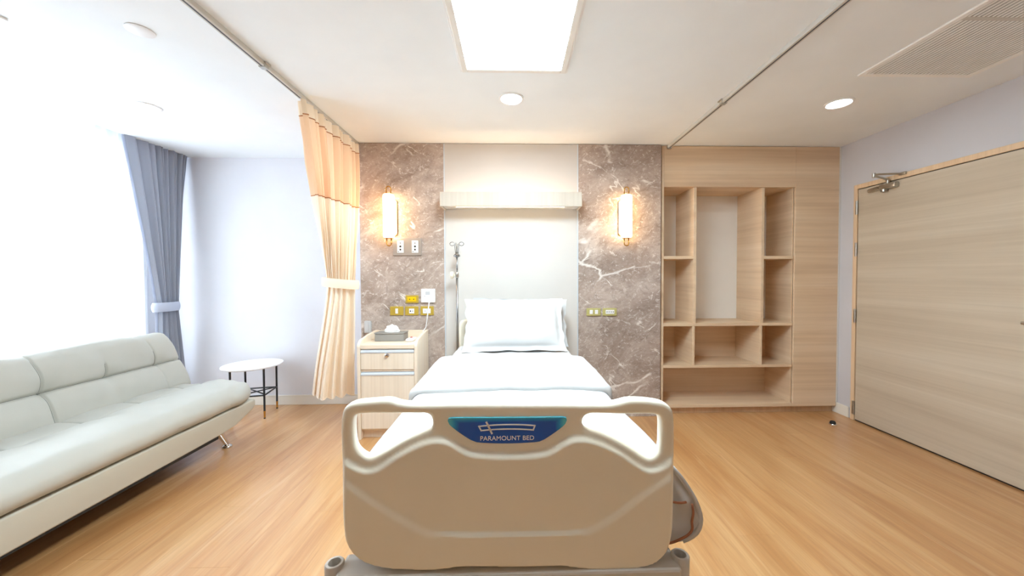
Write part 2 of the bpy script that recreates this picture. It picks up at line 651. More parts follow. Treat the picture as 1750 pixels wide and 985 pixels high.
# wall behind the bed: stone panels either side of a cream panel
wb = struct(MB().box(-1.378, 1.352, YM + .02, YD + .1, 0, H).box(1.352, XR, 3.705, YD + .1, 0, H).build('wall_back', M['wall']))
for x0, x1 in ((-1.378, -0.627), (0.590, 1.350)):
    MB().box(x0, x1, YM, YM + .02, 0.0, H - .004, .002, 1).build('marble_panel', M['marble'], wb)
MB().box(-0.617, 0.580, YM + .002, YM + .02, 0.0, H - .004, .001, 1).build('cream_panel', M['wall_warm'], wb)
for x0 in (-0.627, 0.580):
    MB().box(x0, x0 + .010, YM - .001, YM + .02, 0.0, H - .004, .001, 1).build('metal_strip', M['alu'], wb)

# baseboards
mb = MB().box(XL, -1.38, YD - .014, YD, 0, .098, .004).box(XL, -1.38, YD - .018, YD - .012, .088, .100, .002)
struct(mb.build('baseboard_back', M['baseboard']))
struct(MB().box(XR - .014, XR, 3.205, 3.385, 0, .098, .004).build('baseboard_right', M['baseboard']))

# ------------------------------------------------------------------ door in the right wall
DX = XR
DY0, DY1, DZ = 1.885, 3.142, 2.057
dr = struct(bpy.data.objects.new('door_1', None))
COL.objects.link(dr)
dr.location = (DX, (DY0 + DY1) / 2, 0)
leaf = MB().box(DX - .012, DX, DY0, DY1, .012, DZ, .002, 1).build('leaf', M['door'], dr)
MB().box(DX - .018, DX, DY1 + .006, DY1 + .040, 0, DZ + .045, .003).build('jamb', M['door_frame'], dr)
MB().box(DX - .018, DX, DY0 - .040, DY0 - .006, 0, DZ + .045, .003).build('jamb', M['door_frame'], dr)
MB().box(DX - .018, DX, DY0 - .006, DY1 + .006, DZ + .006, DZ + .045, .003).build('head_jamb', M['door_frame'], dr)
MB().box(DX - .003, DX, DY0 - .006, DY1 + .006, 0.001, DZ + .006).build('gap_shade', M['dark'], dr)  # dark sheet painted in for the shade round the leaf
for z in (1.90, 1.53, 0.94, 0.115):
    mb = MB().tube([(DX - .020, DY1 + .004, z - .06), (DX - .020, DY1 + .004, z + .06)], .008, 10)
    mb.box(DX - .0195, DX - .017, DY1 + .004, DY1 + .022, z - .06, z + .06)
    mb.build('hinge', M['steel'], dr, angle=40)
mb = MB().lathe([(.026, 0), (.026, -.008), (.012, -.012), (.012, -.045)], (DX - .012, 1.945, 1.017), 20, 'x')
mb.tube([(DX - .055, 1.935, 1.017), (DX - .058, 1.97, 1.017), (DX - .055, 2.062, 1.017)], .010, 10)
mb.build('lever_handle', M['steel'], dr, angle=40)
cl = MB().box(DX - .055, DX - .012, 2.80, 2.93, 2.00, 2.045, .010)
cl.tube([(DX - .034, 2.93, 2.022), (DX - .034, 3.03, 2.018)], [.020, .015], 14)
cl.lathe([(.022, 0), (.022, .02), (.012, .026)], (DX - .034, 2.90, 1.982), 16)
closer = cl.build('door_closer', M['steel'], dr, angle=40)
mb = MB().tube([(DX - .034, 2.87, 2.045), (DX - .034, 2.87, 2.068)], .012, 12)
mb.box(DX - .045, DX - .023, 2.858, 2.882, 2.066, 2.074, .002)
mb.tube([(DX - .034, 2.87, 2.074), (DX - .16, 2.862, 2.102)], .009, 8)
mb.tube([(DX - .16, 2.862, 2.088), (DX - .16, 2.862, 2.122)], .012, 12)
mb.tube([(DX - .16, 2.862, 2.112), (DX - .03, 2.772, 2.096)], .008, 8)
mb.box(DX - .036, DX - .018, 2.742, 2.79, 2.084, 2.106, .003)
mb.build('closer_arm', M['steel'], closer, angle=40)

ds = thing('door_stop', 'small round black and chrome door stop screwed to the floor near the door', 'door stop', (2.774, 3.06, 0))
MB().lathe([(.030, 0), (.030, .006), (.026, .010)], (2.774, 3.06, 0.0), 24).build('base', M['chrome'], ds, angle=40)
MB().lathe([(.022, .010), (.022, .022), (.016, .032), (.004, .036)], (2.774, 3.06, 0.0), 24).build('bumper', M['rubber'], ds, angle=50)

# ------------------------------------------------------------------ ceiling fittings
def ceiling_panel_light():
    t = thing('ceiling_panel_light', 'large rectangular glowing panel light set in the ceiling above the bed', 'ceiling light', (0.008, 1.55, H))
    x0, x1, y0, y1 = -0.292, 0.308, 0.94, 2.14
    mb = MB()
    for a in ((x0, x0 + .032, y0, y1), (x1 - .032, x1, y0, y1), (x0 + .032, x1 - .032, y0, y0 + .032), (x0 + .032, x1 - .032, y1 - .032, y1)):
        mb.box(a[0], a[1], a[2], a[3], H - .014, H, .003)
    mb.build('frame', M['white_paint'], t)
    MB().box(x0 + .032, x1 - .032, y0 + .032, y1 - .032, H - .009, H - .001).build('diffuser', M['panel_light'], t)
    mb = MB()
    for a in ((x0 - .012, x0, y0 - .012, y1 + .012), (x1, x1 + .012, y0 - .012, y1 + .012), (x0, x1, y0 - .012, y0), (x0, x1, y1, y1 + .012)):
        mb.box(a[0], a[1], a[2], a[3], H - .005, H, .001, 1)
    mb.build('trim', M['white'], t)


ceiling_panel_light()


def downlight(x, y, label):
    t = thing('downlight', label, 'ceiling light', (x, y, H), 'round recessed downlights')
    MB().lathe([(.084, 0), (.084, -.005), (.072, -.009), (.066, -.004), (.066, 0)], (x, y, H), 40, close=False).build('ring', M['white'], t, angle=50)
    MB().lathe([(.066, -.001), (.060, -.006), (.02, -.007)], (x, y, H), 40).build('lens', M['down_light'], t, smooth=True)


downlight(-0.011, 2.466, 'round recessed downlight in the ceiling directly above the bed')
downlight(2.262, 2.488, 'round recessed downlight in the ceiling between door and open shelving')
downlight(-2.563, 2.634, 'round recessed downlight in the ceiling above the sofa')


def air_vent(x0, y1, wx, label, mirror=1):
    """two-bay ceiling grille with fine slats running away from the bed wall"""
    t = thing('air_vent', label, 'air vent', (x0 + mirror * wx / 2, y1 - .5, H), 'two-bay ceiling air vents')
    X = lambda d: x0 + mirror * d
    L = 0.98
    mb = MB()
    fw = .030
    for a in ((0, fw, -L, 0), (wx - fw, wx, -L, 0), (fw, wx - fw, -fw, 0), (fw, wx - fw, -L, -L + fw)):
        mb.box(X(a[0]), X(a[1]), y1 + a[2], y1 + a[3], H - .010, H, .003)
    mb.build('frame', M['vent'], t)
    MB().box(X(fw), X(wx - fw), y1 - L / 2 - .012, y1 - L / 2 + .012, H - .010, H, .002, 1).build('crossbar', M['track'], t)
    MB().box(X(fw), X(wx - fw), y1 - L + fw, y1 - fw, H - .0015, H - .0005).build('backing', M['vent_back'], t)
    n = 28
    me = None
    for (ya, yb) in ((y1 - L / 2 + .012, y1 - fw), (y1 - L + fw, y1 - L / 2 - .012)):
        for i in range(n):
            xc = X(fw + (wx - 2 * fw) * (i + .5) / n)
            if me is None:
                o = MB().prism([(-.008, -.0085), (.004, -.0095), (.005, -.0075), (-.007, -.0065)], 'y', -(yb - ya) / 2, (yb - ya) / 2).build('slat', M['vent'], None)
                me = o.data
            else:
                o = bpy.data.objects.new('slat', me)
                COL.objects.link(o)
            o.parent = t
            o.location = Vector((xc, (ya + yb) / 2, H)) - t.location


air_vent(2.055, 2.142, 0.69, 'slatted grey air vent in the ceiling above the door')
air_vent(-2.330, 1.768, 0.69, 'slatted grey air vent in the ceiling over the sofa, cut off by the frame', -1)

t = MB().lathe([(.055, 0), (.055, -.004), (.045, -.008), (.01, -.008)], (-1.80, 1.83, H), 32).build('sprinkler_cover', M['white'], angle=40)
tag(t, 'faint white round sprinkler cover in the ceiling over the sitting corner', 'sprinkler')


def curtain_track(x, y0, y1, yc, label, side):
    t = thing('curtain_track', label, 'curtain rail', (x, (y0 + y1) / 2, H), 'ceiling curtain tracks')
    mb = MB().box(x - .016, x + .016, y0, y1, H - .026, H, .003)
    mb.build('rail', M['track'], t)
    MB().box(x - .004, x + .004, y0 + .002, y1 - .002, H - .0275, H - .0255).build('groove', M['track_dark'], t)
    MB().box(x + side * .016, x + side * .019, y0, y1, H - .022, H - .001).build('lip', M['alu'], t)
    mb = MB().box(x - .028, x + .028, yc - .022, yc + .022, H - .012, H - .001, .003)
    mb.box(x - .019, x + .019, yc - .018, yc + .018, H - .030, H - .002, .003)
    mb.build('clip', M['steel'], t)
    MB().box(x - .020, x + .020, y1 - .012, y1, H - .032, H, .004).build('end_cap', M['steel'], t)


curtain_track(-1.39, -1.9, YM - .001, 2.09, 'white ceiling curtain rail that carries the peach curtain', -1)
curtain_track(1.43, -1.9, YM + .02, 2.46, 'white bare ceiling curtain rail in front of the open shelving', 1)

# ------------------------------------------------------------------ curtains
def profile(u, n, amp, ph=0.0, sharp=0.0):
    s = math.sin(2 * math.pi * n * u + ph)
    return amp * (s + 0.25 * math.sin(2 * math.pi * n * 2.3 * u + 1.7 + ph))


def pleat(u, n, amp, ph=0.0):
    """rounded fronts that meet in sharp valleys, uneven widths"""
    w_ = n * (u + .018 * math.sin(u * 19 + 1) + .010 * math.sin(u * 41)) + ph * .25
    return amp * (2 * abs(math.sin(math.pi * w_)) ** .8 - 1) * (1 + .35 * math.sin(w_ * 2.1))


def strip_mesh(fn, us, vs_):
    return MB().grid(fn, us, vs_)


pc = thing('curtain', 'peach privacy curtain tied back beside the bedside cabinet', 'curtain', (-1.39, 2.95, 0.27), 'curtains')
ZT, ZTIE, ZBOT = 2.470, 1.25, 0.285


def peach_point(u, z, off=0.0):
    top = Vector((-1.39, lerp(2.43, 3.292, u), 0))
    tie = Vector((lerp(-1.54, -1.315, u), 3.04 - 0.045 * math.sin(math.pi * u), 0))
    if u < .45:
        bot = Vector((lerp(-1.76, -1.60, u / .45), lerp(3.19, 3.03, u / .45), 0))
    else:
        bot = Vector((lerp(-1.60, -1.392, (u - .45) / .55), lerp(3.03, 3.17, (u - .45) / .55), 0))
    if z >= ZTIE:
        t = (ZT - z) / (ZT - ZTIE)
        e = t ** 1.15 if u < .5 else t ** 1.5
        e = lerp(t ** 1.1, t ** 1.9, u)
        p = top.lerp(tie, e)
        amp = lerp(.026, .020, t)
        amp *= 1 + .5 * math.sin(math.pi * t)
        nd = Vector((1, 0.15, 0)).lerp(Vector((0.5, -.85, 0)), t).normalized()
    else:
        t = (ZTIE - z) / (ZTIE - ZBOT)
        p = tie.lerp(bot, smooth01(t) * .35 + t * .65)
        amp = lerp(.020, .040, t)
        nd = Vector((.5, -.85, 0)).normalized()
    ph = 0.9 * noise.noise(Vector((u * 3, z * .9, 3)))
    k = pleat(u, 13, amp, ph)
    if z < ZTIE:
        w_ = 5.6 * (u + .03 * math.sin(u * 9 + 1))
        k = lerp(.016, .040, smooth01(t)) * (2 * abs(math.sin(math.pi * w_)) ** 1.25 - 1) * (1 + .3 * math.sin(w_ * 1.7))
        k += .012 * t * noise.noise(Vector((u * 7, z * 3.5, 4)))
    k += .010 * noise.noise(Vector((u * 9, z * 2.2, 1.0)))
    p = p + nd * (k + off)
    return (p.x, p.y, z)


us = frange(0, 1, 300)
hd = strip_mesh(lambda u, z: peach_point(u, z, 0), us, frange(2.385, ZT, 4)).build('header', M['peach_head'], pc, smooth=True)
strip_mesh(lambda u, z: peach_point(u, z), us, frange(1.90, 2.385, 24)).build('net', M['peach_net'], pc, smooth=True)
strip_mesh(lambda u, z: peach_point(u, z), us, frange(ZBOT, 1.90, 90)).build('drape', M['peach'], pc, smooth=True)
for z in (2.385, 1.90):
    MB().tube([peach_point(u, z, .001) for u in frange(0, 1, 300)], .0035, 5).build('stitching', M['stitch'], pc, smooth=True)
MB().tube([peach_point(u, ZBOT + .002, .001) for u in frange(0, 1, 300)], .004, 5).build('hem', M['peach'], pc, smooth=True)


def loop_band(center, rx, ry, z, hgt, tilt, rot=0.0):
    def fn(u, v):
        a = 2 * math.pi * u
        x, y = rx * math.cos(a), ry * math.sin(a)
        x2, y2 = x * math.cos(rot) - y * math.sin(rot), x * math.sin(rot) + y * math.cos(rot)
        bulge = .006 * (1 - (2 * v - 1) ** 2)
        s = 1 + bulge / rx
        return (center[0] + x2 * s, center[1] + y2 * s, z + (v - .5) * hgt + tilt * x2)
    return MB().grid(fn, frange(0, 1, 56), frange(0, 1, 6))


loop_band((-1.428, 3.03), .145, .075, 1.25, .075, -.10).build('tieback', M['peach'], pc, smooth=True, weld=.0005)
for i in range(20):
    if i == 0:
        o = MB().tube([(-1.39, 2.44, ZT - .002), (-1.39, 2.44, H - .024)], .006, 6).build('hook', M['white'], pc)
        hk = o.data
    else:
        o = bpy.data.objects.new('hook', hk)
        COL.objects.link(o)
        o.parent = pc
    if i:
        o.location = (0, (3.28 - 2.44) * i / 19, 0)

gc = thing('curtain', 'slate grey window curtain tied back in the corner behind the sofa', 'curtain', (-3.22, 3.42, 0.1), 'curtains')


def slate_point(u, z, off=0.0):
    ZT2, ZTI = 2.60, 1.02
    top = Vector((-3.245, lerp(3.14, 3.705, u), 0))
    tie = Vector((-3.245, lerp(3.385, 3.575, u), 0))
    bot = Vector((-3.245, lerp(3.36, 3.66, u), 0))
    if z >= ZTI:
        t = max(0, (2.5 - z) / (2.5 - ZTI))
        p = top.lerp(tie, lerp(t ** 1.0, t ** .8, u))
        amp = lerp(.028, .024, t)
    else:
        t = (ZTI - z) / (ZTI - .06)
        p = tie.lerp(bot, t)
        amp = lerp(.022, .03, t)
    k = pleat(u ** 1.7, 12, amp * lerp(.8, 1.2, u), .5 * noise.noise(Vector((u * 3, z, 9))))
    p = p + Vector((1, .1, 0)) * (k + off)
    return (p.x, p.y, z)


strip_mesh(lambda u, z: slate_point(u, z), frange(0, 1, 260), frange(.06, 2.60, 90)).build('drape', M['slate'], gc, smooth=True)
strip_mesh(lambda u, z: (lambda p: (p[0] - .012, p[1] - .012 + .02 * u, p[2]))(slate_point(u * .05, z)), frange(0, 1, 4), frange(.06, 2.60, 60)).build('lining', M['slate_tie'], gc, smooth=True)
loop_band((-3.245, 3.47), .055, .125, 1.03, .085, 0, .08).build('tieback', M['slate_tie'], gc, smooth=True, weld=.0005)
MB().box(-3.36, -3.20, 0.75, 3.72, 2.605, 2.63).build('rail', M['track'], gc)

sh = thing('sheer_curtain', 'blown-out white sheer curtain across the window behind the sofa', 'curtain', (-3.41, 2.1, 0.05), 'curtains')


def sheer_point(u, z):
    y = lerp(0.80, 3.46, u)
    return (-3.40 + profile(u, 30, .014, 1.2 * noise.noise(Vector((u * 20, z * .5, 2)))), y, z)


strip_mesh(sheer_point, frange(0, 1, 480), frange(.06, 2.60, 10)).build('drape', M['sheer'], sh, smooth=True)
MB().box(-3.425, -3.385, 0.75, 3.48, 2.602, 2.63).build('rail', M['track'], sh)

# ------------------------------------------------------------------ built-in open shelving
YW = 3.325
shf = thing('shelf_unit', 'built-in oak open shelving with tall side panel between marble wall and door', 'shelving', (2.2, 3.5, 0))
X0, XU1, XU2, XS, XE = 1.366, 1.665, 2.305, 2.612, 3.040
YK = 3.70
T = .028
Zs = [2.118, 1.470, 0.845, 0.453, 0.083]


def sp(name, m, *b):
    return MB().box(*b, .0015, 1).build(name, m, shf)


sp('side_panel', M['oak_y'], X0, X0 + .022, YW, YK, .066, H - .004)
sp('side_panel', M['oak_y'], XS, XS + .012, YW + .02, YK, .066, 2.13)
sp('top_panel', M['oak_h'], X0 + .022, XS + .012, YW, YW + .018, Zs[0] + .003, H - .004)
sp('tall_panel', M['oak_h'], XS + .013, XE, YW, YW + .02, .066, H - .004)
sp('top_board', M['oak_h'], X0 + .022, XS, YW + .018, YK, Zs[0], Zs[0] + .02)
for xx in (XU1, XU2):
    sp('upright', M['oak_y'], xx, xx + T, YW, YK - .006, Zs[2] + T / 2, Zs[0])
    sp('upright', M['oak_y'], xx - .005, xx - .005 + .024, YW, YK - .006, Zs[3] + .012, Zs[2] - T / 2)
sp('shelf', M['oak_h'], X0 + .022, XU1, YW, YK - .006, Zs[1] - .014, Zs[1] + .014)
sp('shelf', M['oak_h'], XU2 + T, XS, YW, YK - .006, Zs[1] - .014, Zs[1] + .014)
sp('shelf', M['oak_h'], X0 + .022, XS, YW, YK - .006, Zs[2] - T / 2, Zs[2] + T / 2)
sp('shelf', M['oak_h'], X0 + .022, XS, YW, YK - .006, Zs[3] - .012, Zs[3] + .012)
sp('bottom_board', M['oak_h'], X0 + .022, XS + .012, YW, YK - .006, .066, Zs[4] + .014)
sp('back_board', M['grey_board'], X0 + .022, XS, YK - .006, YK, Zs[2], Zs[0])
sp('back_board', M['oak_h'], X0 + .022, XS, YK - .006, YK, .066, Zs[2] - .001)
sp('plinth', M['oak_v'], X0 + .01, XE + .004, YW + .045, YW + .06, 0, .066)
sp('edge_strip', M['white_paint'], XE, XR - .001, YW + .002, YW + .02, .1, H - .004)

# ------------------------------------------------------------------ bed head light shelf
bl = thing('bed_head_light', 'pale wooden light box mounted on the wall above the bed', 'wall light', (-0.02, 3.2, 1.9))
bx0, bx1, by0, bz0, bz1 = -0.622, 0.586, 3.10, 1.898, 2.020
MB().box(bx0, bx1, by0, by0 + .018, bz0, bz1, .002, 1).build('front_board', M['shelf_wood'], bl)
for a in (bx0, bx1 - .018):
    MB().box(a, a + .018, by0 + .018, YM, bz0, bz1, .001, 1).build('end_board', M['shelf_wood'], bl)
MB().box(bx0 + .018, bx1 - .018, by0 + .018, YM, bz0 + .012, bz0 + .03).build('inner_board', M['white_paint'], bl)
MB().box(-0.49, 0.44, by0 + .035, by0 + .060, bz0 + .001, bz0 + .012, .003).build('light_tube', M['tube_glow'], bl)
for a in (-.51, .44):
    MB().box(a, a + .02, by0 + .03, by0 + .065, bz0 - .002, bz0 + .012, .003).build('tube_holder', M['white'], bl)
MB().box(bx0 + .05, bx1 - .05, by0 + .025, by0 + .045, bz0 + .03, bz0 + .036).build('light_strip', M['strip_glow'], bl)

# ------------------------------------------------------------------ wall sconces
def sconce(x, label):
    t = thing('wall_sconce', label, 'wall light', (x, YM, 1.83), 'glowing brass wall sconces')
    z0, z1 = 1.665, 1.992
    def pill(w, ze0, ze1, n=10):
        pts = []
        for k in range(n + 1):
            a = math.pi * k / n
            pts.append((x + w * math.cos(a), ze1 - w * .5 + w * .5 * math.sin(a)))
        for k in range(n + 1):
            a = math.pi + math.pi * k / n
            pts.append((x + w * math.cos(a), ze0 + w * .5 + w * .5 * math.sin(a)))
        return pts
    MB().prism(pill(.052, z0 - .005, z1 + .005), 'y', YM, YM - .022, .004).build('back_plate', M['gold'], t, angle=40)
    MB().prism(pill(.050, z0, z1), 'y', YM - .023, YM - .045, .006).build('inner_glass', M['sconce_glow'], t, angle=40)
    yc = YM - .085
    MB().lathe([(.036, 0), (.046, .006), (.048, .02), (.048, .36), (.046, .374), (.036, .38)], (x, yc, 1.642), 28).build('glass_tube', M['sconce_glow'], t, angle=50)
    for s, z in ((1, 2.015), (-1, 1.649)):
        pts = []
        for k in range(13):
            a = math.pi * k / 12
            pts.append((x + .020 * math.cos(a), yc, z + s * (.055 + .022 * math.sin(a))))
        pts = [(x + .020, yc, z)] + pts + [(x - .020, yc, z)]
        lp = MB().tube(pts, .005, 8)
        lp.build('wire_loop', M['gold'], t, smooth=True)
        MB().lathe([(.040, 0), (.040, s * .005)], (x, yc, z + s * .008), 24).build('end_cap', M['gold'], t, angle=40)
    for z in (1.70, 1.95):
        MB().tube([(x, YM - .045, z), (x, yc + .04, z)], .007, 8).build('bracket', M['gold'], t, smooth=True)


sconce(-1.090, 'lit brass and glass sconce on the marble beside the peach curtain')
sconce(1.005, 'lit brass and glass sconce on the marble beside the open shelving')

# ------------------------------------------------------------------ switches and sockets
def plate(name, label, cat, x0, x1, z0, z1, mat, inserts, group=None, y=YM, dep=.012):
    t = thing(name, label, cat, ((x0 + x1) / 2, y, (z0 + z1) / 2), group)
    MB().box(x0, x1, y - dep, y, z0, z1, .003).build('plate', mat, t)
    for (nm, a0, a1, b0, b1, m, sub) in inserts:
        e = MB().box(a0, a1, y - dep - .004, y - dep, b0, b1, .0015, 1).build(nm, m, t)
        for (c, d, r) in sub:
            MB().lathe([(r, -.001), (r, .002)], (c, y - dep - .004, d), 12, 'y').build('hole', M['dark'], e)
    return t


def outlet(xc, zc, w=.058, h=.11):
    return ('outlet', xc - w / 2, xc + w / 2, zc - h / 2, zc + h / 2, M['white'], [(xc, zc + .002, .009), (xc, zc - .026, .008), (xc, zc + .032, .005), (xc - .018, zc - .045, .004)])


def mid_holes(xc, zc, n=2, dx=.025, r=.005):
    return [(xc + (i - (n - 1) / 2) * dx, zc, r) for i in range(n)]


plate('wall_outlet', 'double wall outlet on a wide grey plate below the sconce, beside peach curtain', 'outlet', -1.082, -0.830, 1.492, 1.650, M['grey_plate'], [outlet(-1.014, 1.571), outlet(-0.884, 1.571)])
plate('wall_outlet', 'bright yellow wall outlet on a gold plate above three gold plates', 'outlet', -0.975, -0.860, 1.064, 1.134, M['gold_plate'], [('outlet', -0.957, -0.878, 1.078, 1.120, M['yellow'], mid_holes(-.918, 1.099, 2, .036))], 'gold plates over the cabinet')
plate('light_switch', 'gold plate with one narrow white switch, nearest the peach curtain', 'switch', -1.113, -0.995, .954, 1.034, M['gold_plate'], [('rocker', -1.066, -1.042, .970, 1.016, M['white'], [])], 'gold plates over the cabinet')
plate('wall_outlet', 'gold plate with white socket with one dark hole, directly under the yellow outlet', 'outlet', -0.979, -0.861, .954, 1.034, M['gold_plate'], [('outlet', -0.943, -0.897, .970, 1.014, M['white'], [(-.930, .992, .006), (-.910, .992, .004)])], 'gold plates over the cabinet')
plate('wall_outlet', 'gold plate with wide white socket behind the white call cord', 'outlet', -0.842, -0.724, .954, 1.034, M['gold_plate'], [('outlet', -0.820, -0.750, .970, 1.014, M['white'], mid_holes(-.785, .992, 2, .03, .003))], 'gold plates over the cabinet')
plate('light_switch', 'pale gold plate with two white rockers right of the bed pillows', 'switch', .664, .794, .938, 1.008, M['gold_pale'], [('rocker', .692, .720, .955, .992, M['white'], []), ('rocker', .740, .768, .955, .992, M['white'], [])], 'pale gold plates by the bed')
plate('wall_outlet', 'pale gold plate with a white double socket, nearer the open shelving', 'outlet', .812, .942, .938, 1.008, M['gold_pale'], [('outlet', .838, .918, .955, .992, M['white'], mid_holes(.860, .974, 2, .018, .0045) + mid_holes(.898, .974, 2, .018, .0045))], 'pale gold plates by the bed')
plate('wall_box', 'small grey wall box low on the marble between curtain and tissue box', 'socket', -1.338, -1.284, .80, .905, M['lcd'], [('cover', -1.330, -1.308, .81, .895, M['lcd'], []), ('cover', -1.300, -1.290, .81, .895, M['lcd'], [])], dep=.03)

nc = thing('nurse_call_panel', 'square white nurse call panel with grey screen above gold plates', 'call panel', (-.772, YM, 1.13))
MB().box(-.835, -.708, YM - .018, YM, 1.068, 1.192, .005).build('housing', M['white'], nc)
MB().box(-.793, -.755, YM - .0195, YM - .018, 1.138, 1.168, .001, 1).build('screen', M['lcd'], nc)
MB().lathe([(.005, 0), (.005, -.003)], (-.800, YM - .018, 1.126), 12, 'y').build('button', M['lcd'], nc)
MB().box(-.770, -.752, YM - .024, YM - .016, 1.066, 1.085, .003).build('jack', M['white'], nc)

# ------------------------------------------------------------------ bedside cabinet
cab = thing('bedside_cabinet', 'birch bedside cabinet with a drawer and door beside the bed', 'cabinet', (-1.01, 3.07, 0))
cx0, cx1, cy0, cy1 = -1.247, -0.772, 2.90, 3.285
def side_profile():
    pts = [(cy1, 0.0), (cy0, 0.0), (cy0, .745)]
    for k in range(9):
        a = math.pi / 2 * k / 8
        pts.append((cy0 + .075 - .075 * math.cos(a), .745 + .075 * math.sin(a) * .72))
    pts += [(cy0 + .20, .815), (cy1, .825)]
    return pts
for a in (cx0, cx1 - .024):
    MB().prism(side_profile(), 'x', a, a + .024, .003).build('side_panel', M['birch'], cab, angle=35)
ix0, ix1 = cx0 + .024, cx1 - .024
MB().box(ix0, ix1, cy0 + .004, cy1, .728, .760, .003).build('top', M['birch_top'], cab)
MB().box(ix0, ix1, cy1 - .012, cy1, .760, .822, .002, 1).build('back_rail', M['birch_top'], cab)
MB().box(ix0, ix1, cy1 - .012, cy1, .06, .728, .002, 1).build('back_panel', M['birch'], cab)
MB().box(ix0, ix1, cy0 + .02, cy1 - .012, .066, .08, .001, 1).build('bottom', M['birch'], cab)
MB().box(ix0, ix1, cy0 + .012, cy1 - .012, .545, .56, .001, 1).build('divider', M['birch'], cab)
MB().box(ix0, ix1, cy0 + .05, cy0 + .065, 0, .066, .001, 1).build('plinth', M['birch'], cab)
d = MB().box(ix0 + .003, ix1 - .003, cy0 + .004, cy0 + .022, .562, .695, .002, 1).build('drawer', M['birch'], cab)
MB().prism([(cy0 + .004, .695), (cy0 + .001, .695), (cy0 + .001, .706), (cy0 + .022, .726), (cy0 + .03, .726), (cy0 + .03, .695)], 'x', ix0 + .003, ix1 - .003).build('handle_profile', M['alu'], d)
MB().lathe([(.017, 0), (.017, -.003), (.011, -.006), (.011, -.018), (.004, -.02)], (-1.012, cy0 + .004, .676), 20, 'y').build('lock', M['chrome'], d, angle=40)
d = MB().box(ix0 + .003, ix1 - .003, cy0 + .004, cy0 + .022, .085, .515, .002, 1).build('door', M['birch'], cab)
MB().prism([(cy0 + .004, .515), (cy0 + .001, .515), (cy0 + .001, .526), (cy0 + .022, .544), (cy0 + .03, .544), (cy0 + .03, .515)], 'x', ix0 + .003, ix1 - .003).build('handle_profile', M['alu'], d)

tb = thing('tissue_box', 'grey leather tissue box on the bedside cabinet', 'tissue box', (-1.04, 3.12, .76))
MB().box(-1.168, -.925, 3.06, 3.19, .760, .822, .005).build('box', M['tissue_box'], tb)
MB().box(-1.172, -.921, 3.056, 3.194, .822, .832, .003).build('lid', M['tissue_box'], tb)


def tissue_pt(u, v, sg):
    a = math.pi * u
    r = .064 * v * (1 + .05 * math.sin(9 * a) * v)
    return (-1.042 + r * math.cos(a), 3.125 + sg * .030 * math.sqrt(max(0, 1 - v * v)) + .005 * math.sin(13 * a) * v, .832 + r * .95 * math.sin(a))


mb = MB()
for sg in (1, -1):
    mb.grid(lambda u, v: tissue_pt(u, v, sg), frange(0, 1, 60), frange(0, 1, 10), flip=sg > 0)
mb.build('tissue', M['tissue'], tb, smooth=True)

hs = thing('call_handset', 'white nurse call handset with a red button and white cord on cabinet', 'call button', (-.87, 3.16, .76))
MB().rbox(frange(-.905, -.838, 6), frange(3.03, 3.15, 8), frange(.760, .785, 3), .012).build('handset', M['white'], hs, smooth=True, weld=.0003)
MB().lathe([(.010, 0), (.010, .004), (.005, .006)], (-.872, 3.10, .784), 16).build('button', M['red'], hs, angle=40)
pts = []
for k in range(25):
    t_ = k / 24
    pts.append((lerp(-.762, -.800, t_) + .012 * math.sin(2.2 * t_), lerp(YM - .02, 3.262, t_) - .02 * math.sin(math.pi * t_), lerp(1.068, .845, t_)))
pts += [(-.806, 3.25, .822), (-.815, 3.235, .79), (-.830, 3.20, .772), (-.85, 3.165, .770), (-.865, 3.145, .772)]
MB().tube(pts, .005, 7).build('cord', M['white'], hs, smooth=True)
lf = MB().box(-.905, -.825, 3.172, 3.262, .760, .764, .0005, 1).build('leaflet', M['pink'])
tag(lf, 'pinkish leaflet lying behind the call handset on the cabinet', 'paper')

# ------------------------------------------------------------------ hospital bed
bed = thing('hospital_bed', 'cream hospital bed seen from its moulded footboard, in the middle of the room', 'bed', (-0.015, 2.1, 0))
YF = 1.05      # front face of the footboard
OUT = [(-0.47, 0.940), (-0.403, 0.948), (-0.361, 0.949), (-0.336, 0.941), (-0.303, 0.936), (-0.16, 0.935), (-0.02, 0.933), (0.13, 0.931), (0.282, 0.929), (0.311, 0.934), (0.337, 0.940), (0.398, 0.938), (0.447, 0.927), (0.468, 0.908), (0.474, 0.876), (0.475, 0.736), (0.474, 0.60), (0.472, 0.545), (0.462, 0.502), (0.445, 0.474), (0.414, 0.450), (0.368, 0.437), (0.295, 0.433), (0.215, 0.436), (0.172, 0.444), (0.14, 0.449), (0.086, 0.450), (-0.05, 0.452), (-0.16, 0.454), (-0.198, 0.450), (-0.235, 0.446), (-0.308, 0.448), (-0.376, 0.455), (-0.434, 0.473), (-0.474, 0.505), (-0.495, 0.545), (-0.501, 0.60), (-0.501, 0.753), (-0.501, 0.890), (-0.492, 0.925)]
H1 = [(-0.466, 0.893), (-0.458, 0.904), (-0.437, 0.908), (-0.36, 0.908), (-0.278, 0.907), (-0.256, 0.906), (-0.244, 0.899), (-0.239, 0.883), (-0.240, 0.869), (-0.248, 0.857), (-0.267, 0.849), (-0.321, 0.827), (-0.38, 0.794), (-0.405, 0.782), (-0.422, 0.779), (-0.442, 0.788), (-0.460, 0.807), (-0.467, 0.835)]
H2 = [(0.201, 0.876), (0.206, 0.890), (0.220, 0.898), (0.32, 0.896), (0.414, 0.894), (0.427, 0.889), (0.433, 0.877), (0.434, 0.83), (0.433, 0.800), (0.428, 0.780), (0.416, 0.768), (0.399, 0.763), (0.380, 0.769), (0.347, 0.791), (0.294, 0.821), (0.251, 0.839), (0.219, 0.849), (0.205, 0.860)]
